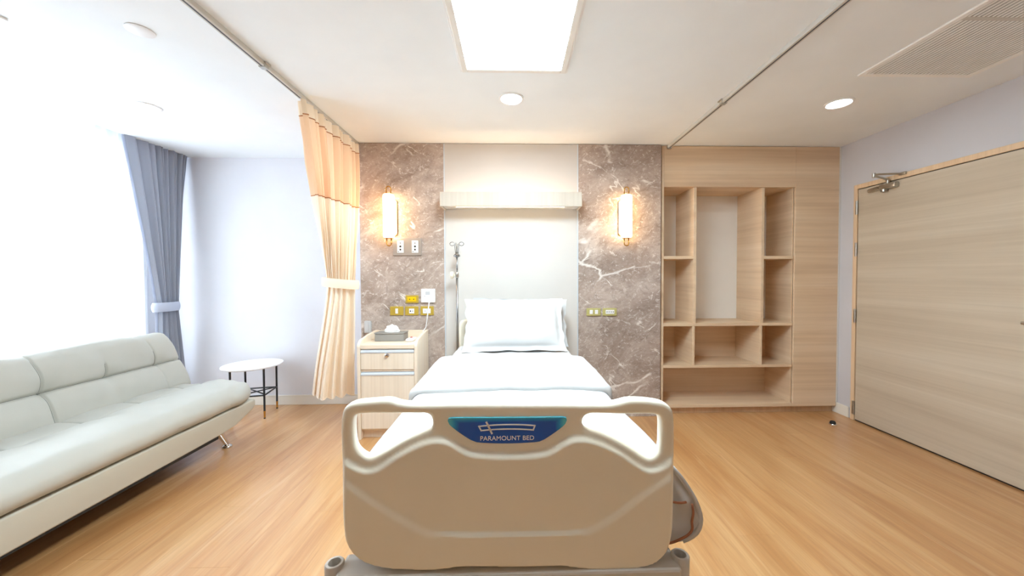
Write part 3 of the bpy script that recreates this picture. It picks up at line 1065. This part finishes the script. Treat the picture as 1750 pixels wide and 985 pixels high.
LIP = [(-0.51, 0.80), (-0.464, 0.770), (-0.426, 0.754), (-0.397, 0.760), (-0.338, 0.798), (-0.284, 0.825), (-0.245, 0.838), (-0.211, 0.839), (-0.182, 0.830), (-0.152, 0.811), (-0.126, 0.799), (-0.084, 0.793), (-0.019, 0.790), (0.044, 0.791), (0.087, 0.796), (0.113, 0.807), (0.142, 0.825), (0.173, 0.836), (0.208, 0.836), (0.251, 0.824), (0.312, 0.793), (0.364, 0.757), (0.390, 0.743), (0.417, 0.744), (0.452, 0.764), (0.48, 0.79)]
CRE = [(-0.51, 0.757), (-0.44, 0.704), (-0.356, 0.644), (-0.289, 0.603), (-0.239, 0.577), (-0.188, 0.567), (-0.02, 0.564), (0.147, 0.563), (0.199, 0.570), (0.243, 0.592), (0.312, 0.637), (0.399, 0.699), (0.48, 0.748)]


def catmull(pts, step, closed=True):
    P = [np.array(p, float) for p in pts]
    n = len(P)
    out = []
    for i in range(n if closed else n - 1):
        p0, p1, p2, p3 = (P[(i - 1) % n], P[i], P[(i + 1) % n], P[(i + 2) % n]) if closed else (P[max(i - 1, 0)], P[i], P[i + 1], P[min(i + 2, n - 1)])
        # centripetal weights keep the curve from overshooting
        d1, d2, d3 = [max(np.linalg.norm(b - a), 1e-6) ** .5 for a, b in ((p0, p1), (p1, p2), (p2, p3))]
        m1 = (p2 - p1) + d2 * ((p1 - p0) / d1 - (p2 - p0) / (d1 + d2)) if np.any(p1 != p0) else (p2 - p1)
        m2 = (p2 - p1) + d2 * ((p3 - p2) / d3 - (p3 - p1) / (d2 + d3)) if np.any(p3 != p2) else (p2 - p1)
        k = max(1, int(round(np.linalg.norm(p2 - p1) / step)))
        for j in range(k):
            t = j / k
            out.append((2 * t ** 3 - 3 * t ** 2 + 1) * p1 + (t ** 3 - 2 * t ** 2 + t) * m1 + (-2 * t ** 3 + 3 * t ** 2) * p2 + (t ** 3 - t ** 2) * m2)
    if not closed:
        out.append(P[-1])
    return np.array(out)


def inside(poly, pts):
    x, y = pts[:, 0], pts[:, 1]
    r = np.zeros(len(pts), bool)
    n = len(poly)
    for i in range(n):
        x1, y1 = poly[i]
        x2, y2 = poly[(i + 1) % n]
        c = (y1 > y) != (y2 > y)
        if y1 != y2:
            r ^= c & (x < (x2 - x1) * (y - y1) / (y2 - y1) + x1)
    return r


def seg_dist(loops, pts):
    d = np.full(len(pts), 9.0)
    for L in loops:
        for i in range(len(L)):
            a, b = L[i], L[(i + 1) % len(L)]
            ab = b - a
            t = np.clip(((pts - a) @ ab) / (ab @ ab), 0, 1)
            d = np.minimum(d, np.linalg.norm(pts - a - t[:, None] * ab, axis=1))
    return d


def moulded_board(loops, y_front, thick, rr, relief, cell):
    """solid moulded plate in the xz plane with holes, rounded rims and a relief on its front"""
    allp = np.concatenate(loops)
    lo, hi = allp.min(0), allp.max(0)
    gx, gz = np.meshgrid(np.arange(lo[0], hi[0], cell), np.arange(lo[1], hi[1], cell), indexing='ij')
    g = np.stack([gx.ravel(), gz.ravel()], 1)
    ins = inside(loops[0], g)
    for L in loops[1:]:
        ins &= ~inside(L, g)
    g = g[ins]
    dd = seg_dist(loops, g)
    g = g[dd > rr + cell * .6]
    rings = []
    for L in loops:
        t = np.roll(L, -1, 0) - np.roll(L, 1, 0)
        t /= np.linalg.norm(t, axis=1)[:, None]
        nn = np.stack([-t[:, 1], t[:, 0]], 1)
        for off in (rr * .08, rr * .25, rr * .55, rr):
            for s in (1, -1):
                q = L + nn * off * s
                ok = inside(loops[0], q)
                for K in loops[1:]:
                    ok &= ~inside(K, q)
                q = q[ok]
                if len(q):
                    dq = seg_dist(loops, q)
                    rings.append(q[dq > off * .97])
    pts = np.concatenate(loops + rings + [g])
    edges = []
    o = 0
    for L in loops:
        n = len(L)
        edges += [(o + i, o + (i + 1) % n) for i in range(n)]
        o += n
    nb = o
    vo, _, fo, _, _, _ = delaunay_2d_cdt([Vector(p) for p in pts], edges, [], 0, 1e-6)
    V = np.array([p[:] for p in vo])
    F = np.array([f[:] for f in fo])
    C = V[F].mean(1)
    ok = inside(loops[0], C)
    for L in loops[1:]:
        ok &= ~inside(L, C)
    F = F[ok]
    D = seg_dist(loops, V)
    q = 1 - np.clip(D / rr, 0, 1)
    e = rr * (1 - np.sqrt(np.clip(1 - q * q, 0, 1)))
    fr = y_front + e - relief(V[:, 0], V[:, 1], D)
    bk = y_front + thick - e
    # orientation: front faces look towards -y
    a, b, c = V[F[:, 0]], V[F[:, 1]], V[F[:, 2]]
    area = (b[:, 0] - a[:, 0]) * (c[:, 1] - a[:, 1]) - (b[:, 1] - a[:, 1]) * (c[:, 0] - a[:, 0])
    F[area < 0] = F[area < 0][:, ::-1]
    n = len(V)
    verts = [(V[i, 0], fr[i], V[i, 1]) for i in range(n)] + [(V[i, 0], bk[i], V[i, 1]) for i in range(n)]
    faces = [tuple(f) for f in F] + [tuple(x + n for x in f[::-1]) for f in F]
    cnt = {}
    for f in F:
        for i in range(3):
            k = (f[i], f[(i + 1) % 3])
            cnt[k] = 1
    for (i, j) in cnt:
        if (j, i) not in cnt:
            faces.append((j, i, i + n, j + n))
    return MB().add(verts, faces)


lipc, crec = catmull(LIP, .004, False), catmull(CRE, .004, False)


def below(curve, X, Z):
    cz = np.interp(X, curve[:, 0], curve[:, 1])
    sl = np.interp(X, curve[:, 0], np.gradient(curve[:, 1], curve[:, 0]))
    return (cz - Z) / np.sqrt(1 + sl * sl)


def ss(t):
    t = np.clip(t, 0, 1)
    return t * t * (3 - 2 * t)


def foot_relief(X, Z, D):
    edge = ss((D - .004) / .014)
    a = .015 * ss((below(lipc, X, Z) + .002) / .015)
    side = ss((np.abs(X + .013) - .18) / .06)
    wdt = .004 + .022 * side
    b = .008 * (1 - .35 * side) * ss((below(crec, X, Z)) / wdt)
    return (a + b) * edge


loops = [catmull(OUT, .006), catmull(H1, .005), catmull(H2, .005)]
fb = moulded_board(loops, YF, .042, .013, foot_relief, .005).build('footboard', M['cream'], bed, smooth=True)
# plaque with emblem and lettering
LAB = [(-0.1905, 0.8945), (-0.183, 0.8966), (-0.17, 0.8967), (-0.10, 0.8963), (-0.02, 0.8958), (0.06, 0.8953), (0.13, 0.8949), (0.144, 0.8947), (0.1515, 0.8925), (0.1535, 0.884), (0.149, 0.873), (0.087, 0.828), (0.074, 0.8225), (0.044, 0.8195), (-0.019, 0.818), (-0.084, 0.8205), (-0.111, 0.8235), (-0.127, 0.830), (-0.188, 0.876), (-0.193, 0.887)]
lb = catmull(LAB, .012)
pq = MB().prism([(p[0], p[1]) for p in lb], 'y', YF - .004, YF + .002, .0015, 1).build('plaque', M['plaque'], fb, angle=40, origin=(-.02, YF, .895))
yp = YF - .0055
bar = lambda mb, a, b, w_: mb.prism([(a[0] + (b[1] - a[1]) / math.hypot(b[0] - a[0], b[1] - a[1]) * w_, a[1] - (b[0] - a[0]) / math.hypot(b[0] - a[0], b[1] - a[1]) * w_), (b[0] + (b[1] - a[1]) / math.hypot(b[0] - a[0], b[1] - a[1]) * w_, b[1] - (b[0] - a[0]) / math.hypot(b[0] - a[0], b[1] - a[1]) * w_), (b[0] - (b[1] - a[1]) / math.hypot(b[0] - a[0], b[1] - a[1]) * w_, b[1] + (b[0] - a[0]) / math.hypot(b[0] - a[0], b[1] - a[1]) * w_), (a[0] - (b[1] - a[1]) / math.hypot(b[0] - a[0], b[1] - a[1]) * w_, a[1] + (b[0] - a[0]) / math.hypot(b[0] - a[0], b[1] - a[1]) * w_)], 'y', yp, yp + .002)
em = MB()
arc = lambda x, z0: z0 + .0040 * (1 - ((x + .021) / .08) ** 2)
xs_ = frange(-.103, .060, 14)
for z0, xa, xb in ((.8705, -.103, .060), (.8575, -.096, .055)):
    xx = frange(xa, xb, 14)
    for i in range(14):
        bar(em, (xx[i], arc(xx[i], z0)), (xx[i + 1] + .0004, arc(xx[i + 1] + .0004, z0)), .0017)
bar(em, (-.1035, arc(-.103, .8722)), (-.0955, arc(-.096, .856)), .0020)
bar(em, (.0605, arc(.060, .8722)), (.0545, arc(.055, .856)), .0020)
bar(em, (-.0815, .8835), (-.0645, .8475), .0026)
em.build('emblem', M['print'], pq)
fc = bpy.data.curves.new('lettering_curve', 'FONT')
fc.body = 'PARAMOUNT BED'
fc.size = .0185
fc.space_character = 1.02
fc.extrude = .0006
fc.align_x = 'CENTER'
tmp = bpy.data.objects.new('lettering_tmp', fc)
COL.objects.link(tmp)
bpy.context.view_layer.update()
me = bpy.data.meshes.new_from_object(tmp.evaluated_get(bpy.context.evaluated_depsgraph_get()))
bpy.data.objects.remove(tmp)
wtx = max(q.co.x for q in me.vertices) - min(q.co.x for q in me.vertices)
kx = .156 / wtx
mt = Matrix.Translation((-.021, yp + .001, .8285)) @ Matrix.Rotation(math.radians(90), 4, 'X') @ Matrix.Diagonal((kx, 1.0, 1, 1))
lb_ = MB().add([(mt @ q.co)[:] for q in me.vertices], [list(p.vertices) for p in me.polygons])
lb_.build('lettering', M['print'], pq)

# bumper rail with open sockets at both ends, below the footboard
mb = MB().box(-.515, .487, 1.022, 1.115, .388, .452, .008)
mb.build('bumper_rail', M['greyframe'], bed)
for xx in (-.533, .501):
    MB().lathe([(.017, -.085), (.026, -.085), (.027, 0), (.024, .004), (.0175, .004), (.0165, -.01), (.0165, -.08), (.001, -.08)], (xx, 1.068, .458), 28, close=False).build('rail_socket', M['greyframe'], bed, angle=40)
# deck, lift columns, base, casters
MB().box(-.455, .430, 1.10, 3.10, .500, .548, .008).build('deck', M['greyframe'], bed)
for yy in (1.45, 2.7):
    MB().box(-.10, .08, yy - .07, yy + .07, .20, .50, .006).build('lift_column', M['greyframe'], bed)
mb = MB()
for xx in (-.36, .30):
    mb.box(xx, xx + .05, 1.2, 2.98, .15, .20, .006)
for yy in (1.2, 1.42, 2.67, 2.93):
    mb.box(-.31, .30, yy, yy + .05, .15, .20, .006)
mb.build('base_frame', M['greyframe'], bed)
for xx in (-.335, .325):
    for yy in (1.23, 2.95):
        MB().tube([(xx - .014, yy, .062), (xx + .014, yy, .062)], .062, 24).build('caster', M['dark'], bed, angle=40)
        MB().box(xx - .022, xx + .022, yy - .03, yy + .03, .115, .15, .006).build('caster_fork', M['greyframe'], bed)
mb = MB().box(-.30, .27, 1.085, 1.12, .44, .55, .006)
mb.build('footboard_bracket', M['greyframe'], bed)
HB = [(-.470, .50), (-.472, .70), (-.470, .88), (-.455, .922), (-.42, .932), (-.03, .938), (.36, .928), (.395, .918), (.408, .88), (.410, .70), (.408, .50), (.2, .49), (-.26, .49)]
moulded_board([catmull(HB, .02)], 3.105, .04, .014, lambda X, Z, D: 0.010 * (1 - ss((D - .03) / .02)) * ss(D / .012), .02).build('headboard', M['cream'], bed, smooth=True)

# mattress in a fitted sheet
def wrn(p, s, a):
    return a * noise.noise(Vector(p) * s)


def mat_disp(p, n):
    if n.z > .3:
        k = 1 if p.y > 2.4 else .2
        return p + n * (wrn((p.x, p.y * 1.5, 4), 9, .006 * k) + wrn((p.x, p.y, 8), 22, .003 * k))
    return p


mtr = MB().rbox(frange(-.475, .445, 46), frange(1.115, 3.06, 90), frange(.549, .722, 8), .045, mat_disp).build('mattress', M['linen'], None, smooth=True, weld=.0005)
tag(mtr, 'mattress in a white fitted sheet lying on the hospital bed', 'mattress')


# duvet: one cloth draped over the mattress, its head end folded back
BULGE = catmull([(.411, .742), (.462, .728), (.510, .693), (.553, .635), (.581, .580), (.592, .536), (.583, .497), (.560, .475), (.532, .463)], .004, False)
BT = np.concatenate([[0], np.cumsum(np.linalg.norm(np.diff(BULGE, axis=0), axis=1))])
BT /= BT[-1]


def bulge_at(t):
    return float(np.interp(t, BT, BULGE[:, 0])), float(np.interp(t, BT, BULGE[:, 1]))


def duvet_pt(s, y, lift=0.0, hang=.27):
    """s runs across the cloth in metres measured from the middle of the bed"""
    xc, hw, r = -.012, .478 + lift * .6, .055
    zt = .742 + lift
    flat = hw - r
    a = abs(s)
    sg = 1 if s >= 0 else -1
    if a <= flat:
        x, z = a, zt
        x_n, z_n = 0, 1
    elif a <= flat + r * math.pi / 2:
        t = (a - flat) / r
        x, z = flat + r * math.sin(t), zt - r + r * math.cos(t)
        x_n, z_n = math.sin(t), math.cos(t)
    else:
        d = a - flat - r * math.pi / 2
        fl = .10 + (.26 * smooth01((1.9 - y) / .6) if sg > 0 else .02)
        x, z = flat + r + d * fl, zt - r - d
        x_n, z_n = 1, 0
        k = smooth01(d / .2)
        x += k * (.012 * math.sin(y * 17 + sg) + .010 * noise.noise(Vector((y * 5, 3 * sg, z * 2))))
    crown = .016 * (1 - (min(a, flat) / flat) ** 2)
    nz = .007 * noise.noise(Vector((s * 4, y * 4, 5 + lift * 40))) + .003 * noise.noise(Vector((s * 12, y * 9, 2)))
    x += x_n * nz
    z += z_n * (nz + crown)
    if sg > 0 and a > flat:
        wq = smooth01((1.80 - y) / .55)
        if wq > 0:
            bx, bz = bulge_at(min(1, (a - flat) / (SL - flat)))
            x = lerp(x, bx - xc + .5 * x_n * nz, wq)
            z = lerp(z, bz, wq)
    return Vector((xc + sg * x, y, z))


SL = .478 + .055 * (math.pi / 2 - 1) + .215
Y0D, Y1D = 1.112, 2.44


def duvet_main(u, v):
    s = lerp(-SL, SL, u)
    y = lerp(Y0D, Y1D, v)
    p = duvet_pt(s, y)
    e = max(0, (Y0D + .05 - y) / .05)
    p.z -= .05 * e * e * (1 - smooth01((abs(s) - .38) / .06))
    e2 = max(0, (y - (Y1D - .05)) / .05)
    p.z -= .016 * e2 * e2
    return p[:]


dv = thing('duvet', 'white duvet with brown piping draped over the bed, folded back at its head end', 'duvet', (-.012, 1.8, .72))
o = MB().grid(duvet_main, frange(0, 1, 110), frange(0, 1, 110)).build('cover', M['linen'], dv, smooth=True)
md = o.modifiers.new('thick', 'SOLIDIFY')
md.thickness = .014
md.offset = 1.0 if False else -0.6


def fold_y(s):
    return 1.715 + .035 * math.sin(s * 3.1 + .4) * .4 + .03 * (abs(s) / .6) ** 2 + .012 * noise.noise(Vector((s * 6, 1, 1)))


SF = SL - .075


def fold_pt(u, v):
    s = lerp(-SF, SF, u)
    ya, yb = fold_y(s), Y1D + .012 - .05 * max(0, (abs(s) - .42)) / .2
    # rounded rolled edge near the foot side, tapering round at the head side
    y = lerp(ya, yb, v)
    t = (y - ya)
    e = .030
    lift = .034
    if t < e:
        q = 1 - t / e
        lift = .034 * math.sqrt(max(0, 1 - q * q)) + .004
    t2 = yb - y
    if t2 < .06:
        q = 1 - t2 / .06
        lift = .034 - .045 * q * q
    return duvet_pt(s, y, lift)[:]


vsf = [0, .006, .014, .024, .036, .05] + frange(.07, .9, 34) + [.92, .94, .96, .98, .99, 1.0]
o = MB().grid(fold_pt, frange(0, 1, 110), vsf).build('turned_fold', M['linen'], dv, smooth=True)
md = o.modifiers.new('thick', 'SOLIDIFY')
md.thickness = .010
md.offset = -1.0
# the foot end of the cloth, gathered in behind the footboard on the shelving side
def end_pt(u, v):
    p = bulge_at(lerp(.30, 1.0, u))
    x = lerp(p[0] - .004, .44, v)
    z = lerp(p[1], lerp(.70, .455, u), v * .6)
    y = 1.118 + .010 * math.sin(v * 11 + u * 5) * v + .012 * noise.noise(Vector((x * 22, z * 16, 1)))
    return (x, y, z)


MB().grid(end_pt, frange(0, 1, 34), frange(0, 1, 24)).build('folded_end', M['linen'], dv, smooth=True)
pz = catmull([(.556, .590), (.559, .560), (.555, .535), (.556, .510), (.545, .494), (.520, .480), (.495, .470), (.450, .462)], .006, False)
MB().tube([(p[0], 1.105, p[1]) for p in pz], .0038, 7).build('piping', M['piping'], dv, smooth=True)
MB().tube([(lerp(.45, .537, k / 10), 1.105, .598 + .003 * math.sin(k * .6)) for k in range(11)], .0035, 7).build('piping', M['piping'], dv, smooth=True)
MB().tube([duvet_main(0, v) for v in frange(0, 1, 60)], .005, 7).build('piping', M['piping'], dv, smooth=True)
MB().tube([duvet_main(1, v) for v in frange(.2, 1, 50)], .005, 7).build('piping', M['piping'], dv, smooth=True)


# pillows
def pillow(label, loc, tilt, wx, hy, th, seed, rz=0.0):
    t = thing('pillow', label, 'pillow', loc, 'white pillows on the bed')
    fl = .045
    def pt(u, v, sg):
        # u, v in -1..1 over the whole case, flange included
        ix, iy = wx / 2 - fl, hy / 2 - fl
        x, y = u * wx / 2, v * hy / 2
        a, b = min(1, abs(x) / ix), min(1, abs(y) / iy)
        h = (max(0, 1 - a ** 3.2) ** .62) * (max(0, 1 - b ** 3.0) ** .62)
        z = th * h
        pinch = 1 - .05 * (1 - abs(v) ** 2) * abs(u) ** 4
        pin2 = 1 - .05 * (1 - abs(u) ** 2) * abs(v) ** 4
        nz = noise.noise(Vector((x * 7 + seed, y * 7, sg))) * .010 * h + noise.noise(Vector((x * 16, y * 22 + seed, 3))) * .005 * h
        fr = max(0, max((abs(x) - ix) / fl, (abs(y) - iy) / fl))
        z = sg * (z + nz + .003) + fr * .004 * math.sin((x + y) * 47 + 3 * noise.noise(Vector((x * 6, y * 6, 2))) + seed) + fr * .022 * noise.noise(Vector((x * 12, y * 12, seed)))
        x += .016 * noise.noise(Vector((y * 15, seed, 1 if u > 0 else 5))) * abs(u) ** 5
        y += .008 * noise.noise(Vector((x * 11, seed, 2 if v > 0 else 7))) * abs(v) ** 5
        return Vector((x * pinch, y * pin2, z))
    R = Matrix.Rotation(rz, 4, 'Y') @ Matrix.Rotation(tilt, 4, 'X')
    L = Vector(loc)
    mb = MB()
    g = frange(-1, 1, 70)
    for sg in (1, -1):
        mb.grid(lambda u, v: (L + (R.to_3x3() @ pt(u, v, sg)))[:], g, g, flip=sg < 0)
    mb.build('pillow_case', M['linen'], t, smooth=True, weld=.0)
    # stitched line where the flange begins
    ix, iy = wx / 2 - fl, hy / 2 - fl
    ring = []
    for k in range(40):
        q = k / 40 * 4
        i, f_ = int(q), q - int(q)
        c = [(-1, -1), (1, -1), (1, 1), (-1, 1), (-1, -1)]
        ring.append((lerp(c[i][0], c[i + 1][0], f_) * ix / (wx / 2), lerp(c[i][1], c[i + 1][1], f_) * iy / (hy / 2)))
    MB().tube([(L + R.to_3x3() @ (pt(u, v, 1) + Vector((0, 0, .0005))))[:] for u, v in ring], .0018, 5, closed=True).build('stitching', M['linen'], t, smooth=True)


pillow('plump white pillow propped up in front on the bed', (.002, 2.865, .922), math.radians(58), .80, .46, .075, 3.0, math.radians(-.5))
pillow('white pillow behind the front one, its frilled edge showing on the shelving side', (.052, 3.03, .918), math.radians(72), .80, .41, .045, 9.0, math.radians(1.0))

# drip stand clamped to the bed head
iv = thing('drip_stand', 'thin chrome drip stand with wire hooks rising beside the pillows', 'drip stand', (-.492, 3.165, .50))
MB().tube([(-.492, 3.165, .50), (-.492, 3.165, 1.30)], .0095, 12).build('pole', M['pole_steel'], iv, smooth=True)
MB().tube([(-.492, 3.165, 1.30), (-.492, 3.165, 1.475)], .0065, 12).build('upper_pole', M['pole_steel'], iv, smooth=True)
MB().lathe([(.014, 0), (.017, .01), (.017, .04), (.012, .05)], (-.492, 3.165, 1.29), 16).build('collar', M['steel'], iv, angle=40)
mb = MB().tube([(-.50, 3.165, 1.315), (-.522, 3.165, 1.315)], .005, 8)
mb.lathe([(.014, 0), (.030, -.006), (.030, -.026), (.018, -.034)], (-.518, 3.165, 1.315), 16, 'x')
mb.build('knob', M['cream'], iv, angle=40)
MB().lathe([(.012, 0), (.028, .008), (.028, .018), (.016, .032), (.008, .045)], (-.492, 3.165, 1.468), 18).build('hub', M['pole_steel'], iv, angle=40)
for s in (-1, 1):
    pts = [(-.492 + s * .010, 3.165, 1.49), (-.492 + s * .016, 3.165, 1.56), (-.492 + s * .018, 3.165, 1.585)]
    for k in range(13):
        a = math.radians(180 - 330 * k / 12)
        pts.append((-.492 + s * (.040 + .020 * math.cos(a)), 3.165, 1.585 + .016 * math.sin(a)))
    MB().tube(pts, .0032, 7).build('hook', M['pole_steel'], iv, smooth=True)
for s in (-1, 1):
    MB().tube([(-.492, 3.165 + s * .012, 1.49), (-.492, 3.165 + s * .02, 1.56), (-.492, 3.165 + s * .045, 1.57), (-.492, 3.165 + s * .05, 1.59)], .0032, 7).build('hook', M['pole_steel'], iv, smooth=True)
MB().box(-.510, -.474, 3.147, 3.18, .56, .62, .006).build('clamp', M['steel'], iv)

# ------------------------------------------------------------------ sofa
sofa = thing('sofa', 'pale grey leather tufted sofa bed with chrome legs under the window', 'sofa', (-2.45, 2.0, 0))
SY0, SY1 = 0.85, 2.985
base_prof = [(SY0 + .02, .315), (SY1 - .004, .315), (SY1 + .004, .305), (SY1 + .004, .262), (SY1 - .030, .238), (SY1 - .20, .182), (SY1 - .35, .168), (SY0 + .35, .155), (SY0 + .20, .165), (SY0 + .055, .215), (SY0 + .004, .25), (SY0, .29)]
MB().prism(base_prof, 'x', -2.74, -2.105, .012, 3).build('base', M['leather_base'], sofa, angle=35)
tufts = [2.80 - .33 * k for k in range(6)]


def lines(a, b, n, extra, wd=.006):
    L = set(round(v, 5) for v in frange(a, b, n))
    for e in extra:
        for d in (-2.2, -1.3, -.6, 0, .6, 1.3, 2.2):
            if a < e + d * wd < b:
                L.add(round(e + d * wd, 5))
    return sorted(L)


def groove(d, wd, dep):
    return -dep * math.exp(-(d / wd) ** 2)


XG = -2.47


def seat_disp(p, n):
    q = p.copy()
    top = max(0, n.z)
    if p.z > .33:
        front = smooth01((p.x - XG) / .18)
        h = .0
        # puffed front roll and softer rear band
        xr = (p.x - XG) / (-2.09 - XG)
        if xr > 0:
            h += .035 * math.sin(math.pi * min(1, max(0, xr)) ** .8) + .006
        else:
            h += .012 * math.sin(math.pi * min(1, -xr / .75))
        h += groove(p.x - XG - .012 * math.sin(p.y * 9.5), .018, .012)
        for ty in tufts:
            dy = p.y - ty - .02
            h += groove(dy, .006, .010) * (1 - smooth01((p.x - XG - .01) / .05))
            h += groove(dy, .05, .010) * (1 - smooth01((p.x - XG - .08) / .12))
            h += groove(math.hypot(dy, p.x - XG), .03, .010)
        q.z += h * top
        # gathered creases at the near ends
        ee = smooth01((p.y - 2.5) / .42)
        crease = math.sin((p.x * 1.0 + p.y * .35) * 62 + 3 * noise.noise(p * 5)) * .011 * ee * max(0, n.z * .15 + n.y * .5 + n.x * .9)
        q += n * crease
        q += n * (.006 * noise.noise(p * 5) + .003 * noise.noise(p * 12))
    if n.x > .2:
        q.x += .020 * math.sin(math.pi * min(1, max(0, (p.z - .315) / .15))) * n.x
    # the cushion narrows towards its end corner
    e = smooth01((p.y - 2.75) / .25)
    q.z -= .015 * e * top
    q.x -= .05 * e * e * smooth01((p.x + 2.5) / .4)
    return q


sc = MB().rbox(lines(-2.80, -2.085, 50, [XG], .01), lines(SY0, SY1, 130, [t + .02 for t in tufts]), frange(.318, .462, 12), .062, seat_disp).build('seat_cushion', M['leather'], sofa, smooth=True, weld=.0004)
# front seam line along the roll
MB().tube([(-2.087 + .0185 * .8 - .05 * smooth01((y - 2.75) / .25) ** 2, y, .372) for y in frange(SY0 + .08, SY1 - .12, 40)], .0016, 5).build('seam', M['seam'], sofa, smooth=True)

# backrest: local frame (depth d, along y, height v), leaning back
BTH, BH = .15, .50
tl = math.radians(-17)
bo = Vector((-2.62, 0, .405))
VG = .255


def back_disp(p, n):
    d, y, v = p.x, p.y, p.z
    q = p.copy()
    if n.x > 0.05 or n.z > .4:
        h = 0
        if v > VG:
            h += .026 * math.sin(math.pi * min(1, (v - VG) / (BH - VG)) ** .9)
        else:
            h += .020 * math.sin(math.pi * min(1, max(0, v) / VG))
        h += groove(v - VG, .007, .016)
        for i, ty in enumerate(tufts):
            full = i in (2, 5)
            if full:
                k = .012
            elif i in (1, 4):
                k = .010 * (1 - smooth01((v - VG - .07) / .03)) * (1 if v > VG else 0)
            else:
                k = .006 * (1 - smooth01((v - VG - .16) / .06)) * (1 if v > VG else .4)
            h += groove(y - ty, .006, k)
            h += groove(y - ty, .05, .008 if not full else .012)
            h += groove(math.hypot(y - ty, (v - VG)), .035, .014)
        q.x += h * max(n.x, .0)
        q.z += (.012 * math.sin(math.pi * (y - tufts[0]) / .66) ** 2 if n.z > .4 else 0)
        q += n * (.009 * noise.noise(Vector((v * 6, y * 4, 1))) + .004 * noise.noise(Vector((v * 9 - y * 12, y * 5, 7))) + .003 * noise.noise(Vector((v * 14, y * 10, 4))))
    # ends lean inwards with height
    yc = (SY0 + SY1) / 2
    q.y = yc + (q.y - yc) * (1.03 - .085 * (max(0, v) / BH) ** 1.6)
    R = Matrix.Rotation(tl, 3, 'Y')
    q = Vector((q.x, 0, q.z)).xyz
    w_ = R @ q
    yy = yc + (p.y - yc) * (1.03 - .085 * (max(0, v) / BH) ** 1.6)
    return Vector((bo.x + w_.x, yy, bo.z + w_.z))


MB().rbox(frange(-BTH, 0, 8), lines(SY0 + .02, SY1 + .02, 130, tufts), lines(0, BH, 40, [VG]), .055, back_disp).build('backrest', M['leather'], sofa, smooth=True, weld=.0004)
MB().box(-2.86, -2.74, SY0 + .15, SY1 - .15, .04, .42, .02, 3).build('back_frame', M['leather_base'], sofa)  # carried down near the floor to block light under the sofa
MB().box(-2.73, -2.115, SY0 + .36, SY1 - .36, .146, .166).build('dust_cover', M['rubber'], sofa)  # black underside cloth, added to darken the floor below
MB().tube([(back_disp(Vector((0, y, VG)), Vector((1, 0, 0))) + Vector((.0012, 0, 0)))[:] for y in frange(SY0 + .06, SY1 - .04, 120)], .0017, 5).build('seam', M['seam'], sofa, smooth=True)
for i, ty in enumerate(tufts):
    top = BH - .055 if i in (2, 5) else (VG + .085 if i in (1, 4) else VG + .10)
    bot_ = .03 if i in (2, 5) else VG
    MB().tube([(back_disp(Vector((0, ty, v)), Vector((1, 0, 0))) + Vector((.0008, 0, 0)))[:] for v in frange(bot_, top, 40)], .0015, 5).build('seam', M['seam'], sofa, smooth=True)
    MB().tube([(seat_disp(Vector((x, ty + .02, .462)), Vector((0, 0, 1))) + Vector((0, 0, .0008)))[:] for x in frange(-2.70, XG, 20)], .0014, 5).build('seam', M['seam'], sofa, smooth=True)
for i, (lx, ly) in enumerate(((-2.20, 2.79), (-2.20, 1.05), (-2.66, 2.79), (-2.66, 1.05))):
    sx = 1 if ly > 2 else -1
    dx = .03 if lx > -2.4 else -.03
    lg = MB().tube([(lx - dx, ly - sx * .04, .175), (lx, ly + sx * .02, .022)], [.030, .014], 16).build('leg', M['chrome'], sofa, angle=50)
    MB().lathe([(.032, 0), (.034, .004), (.030, .014), (.014, .024)], (lx, ly + sx * .02, 0.0), 24).build('foot', M['chrome'], lg, angle=50)

# ------------------------------------------------------------------ round side table
tx, ty, tz = -2.445, 3.445, .490
st = thing('side_table', 'round white side table with black brass-tipped legs in the sitting corner', 'side table', (tx, ty, 0))
MB().lathe([(.10, -.016), (.232, -.016), (.239, -.012), (.241, -.006), (.239, -.001), (.234, 0), (.05, 0)], (tx, ty, tz), 64).build('tabletop', M['table_white'], st, angle=40)
lc = (-2.455, 3.475)
legs = []
for k in range(4):
    a = math.radians(57 + 90 * k)
    legs.append((lc[0] + .190 * math.cos(a), lc[1] + .190 * math.sin(a)))
for (lx, ly) in legs:
    lg = MB().tube([(lx, ly, .072), (lx, ly, tz - .016)], .0085, 12).build('leg', M['black'], st, angle=50)
    MB().tube([(lx, ly, .010), (lx, ly, .072)], [.0075, .0088], 12).build('brass_tip', M['gold'], lg, angle=50)
    MB().tube([(lx, ly, 0), (lx, ly, .010)], .0078, 12).build('foot_pad', M['rubber'], lg, angle=50)
for i in range(4):
    a, b = legs[i], legs[(i + 1) % 4]
    MB().tube([(a[0], a[1], .215), (b[0], b[1], .215)], .007, 8).build('rail', M['black'], st, smooth=True)
    MB().tube([(a[0], a[1], tz - .024), (b[0], b[1], tz - .024)], .006, 8).build('top_rail', M['black'], st, smooth=True)
for i in range(2):
    a, b = legs[i], legs[i + 2]
    MB().tube([(a[0], a[1], .215 + i * .012), (b[0], b[1], .215 + i * .012)], .006, 8).build('cross_brace', M['black'], st, smooth=True)
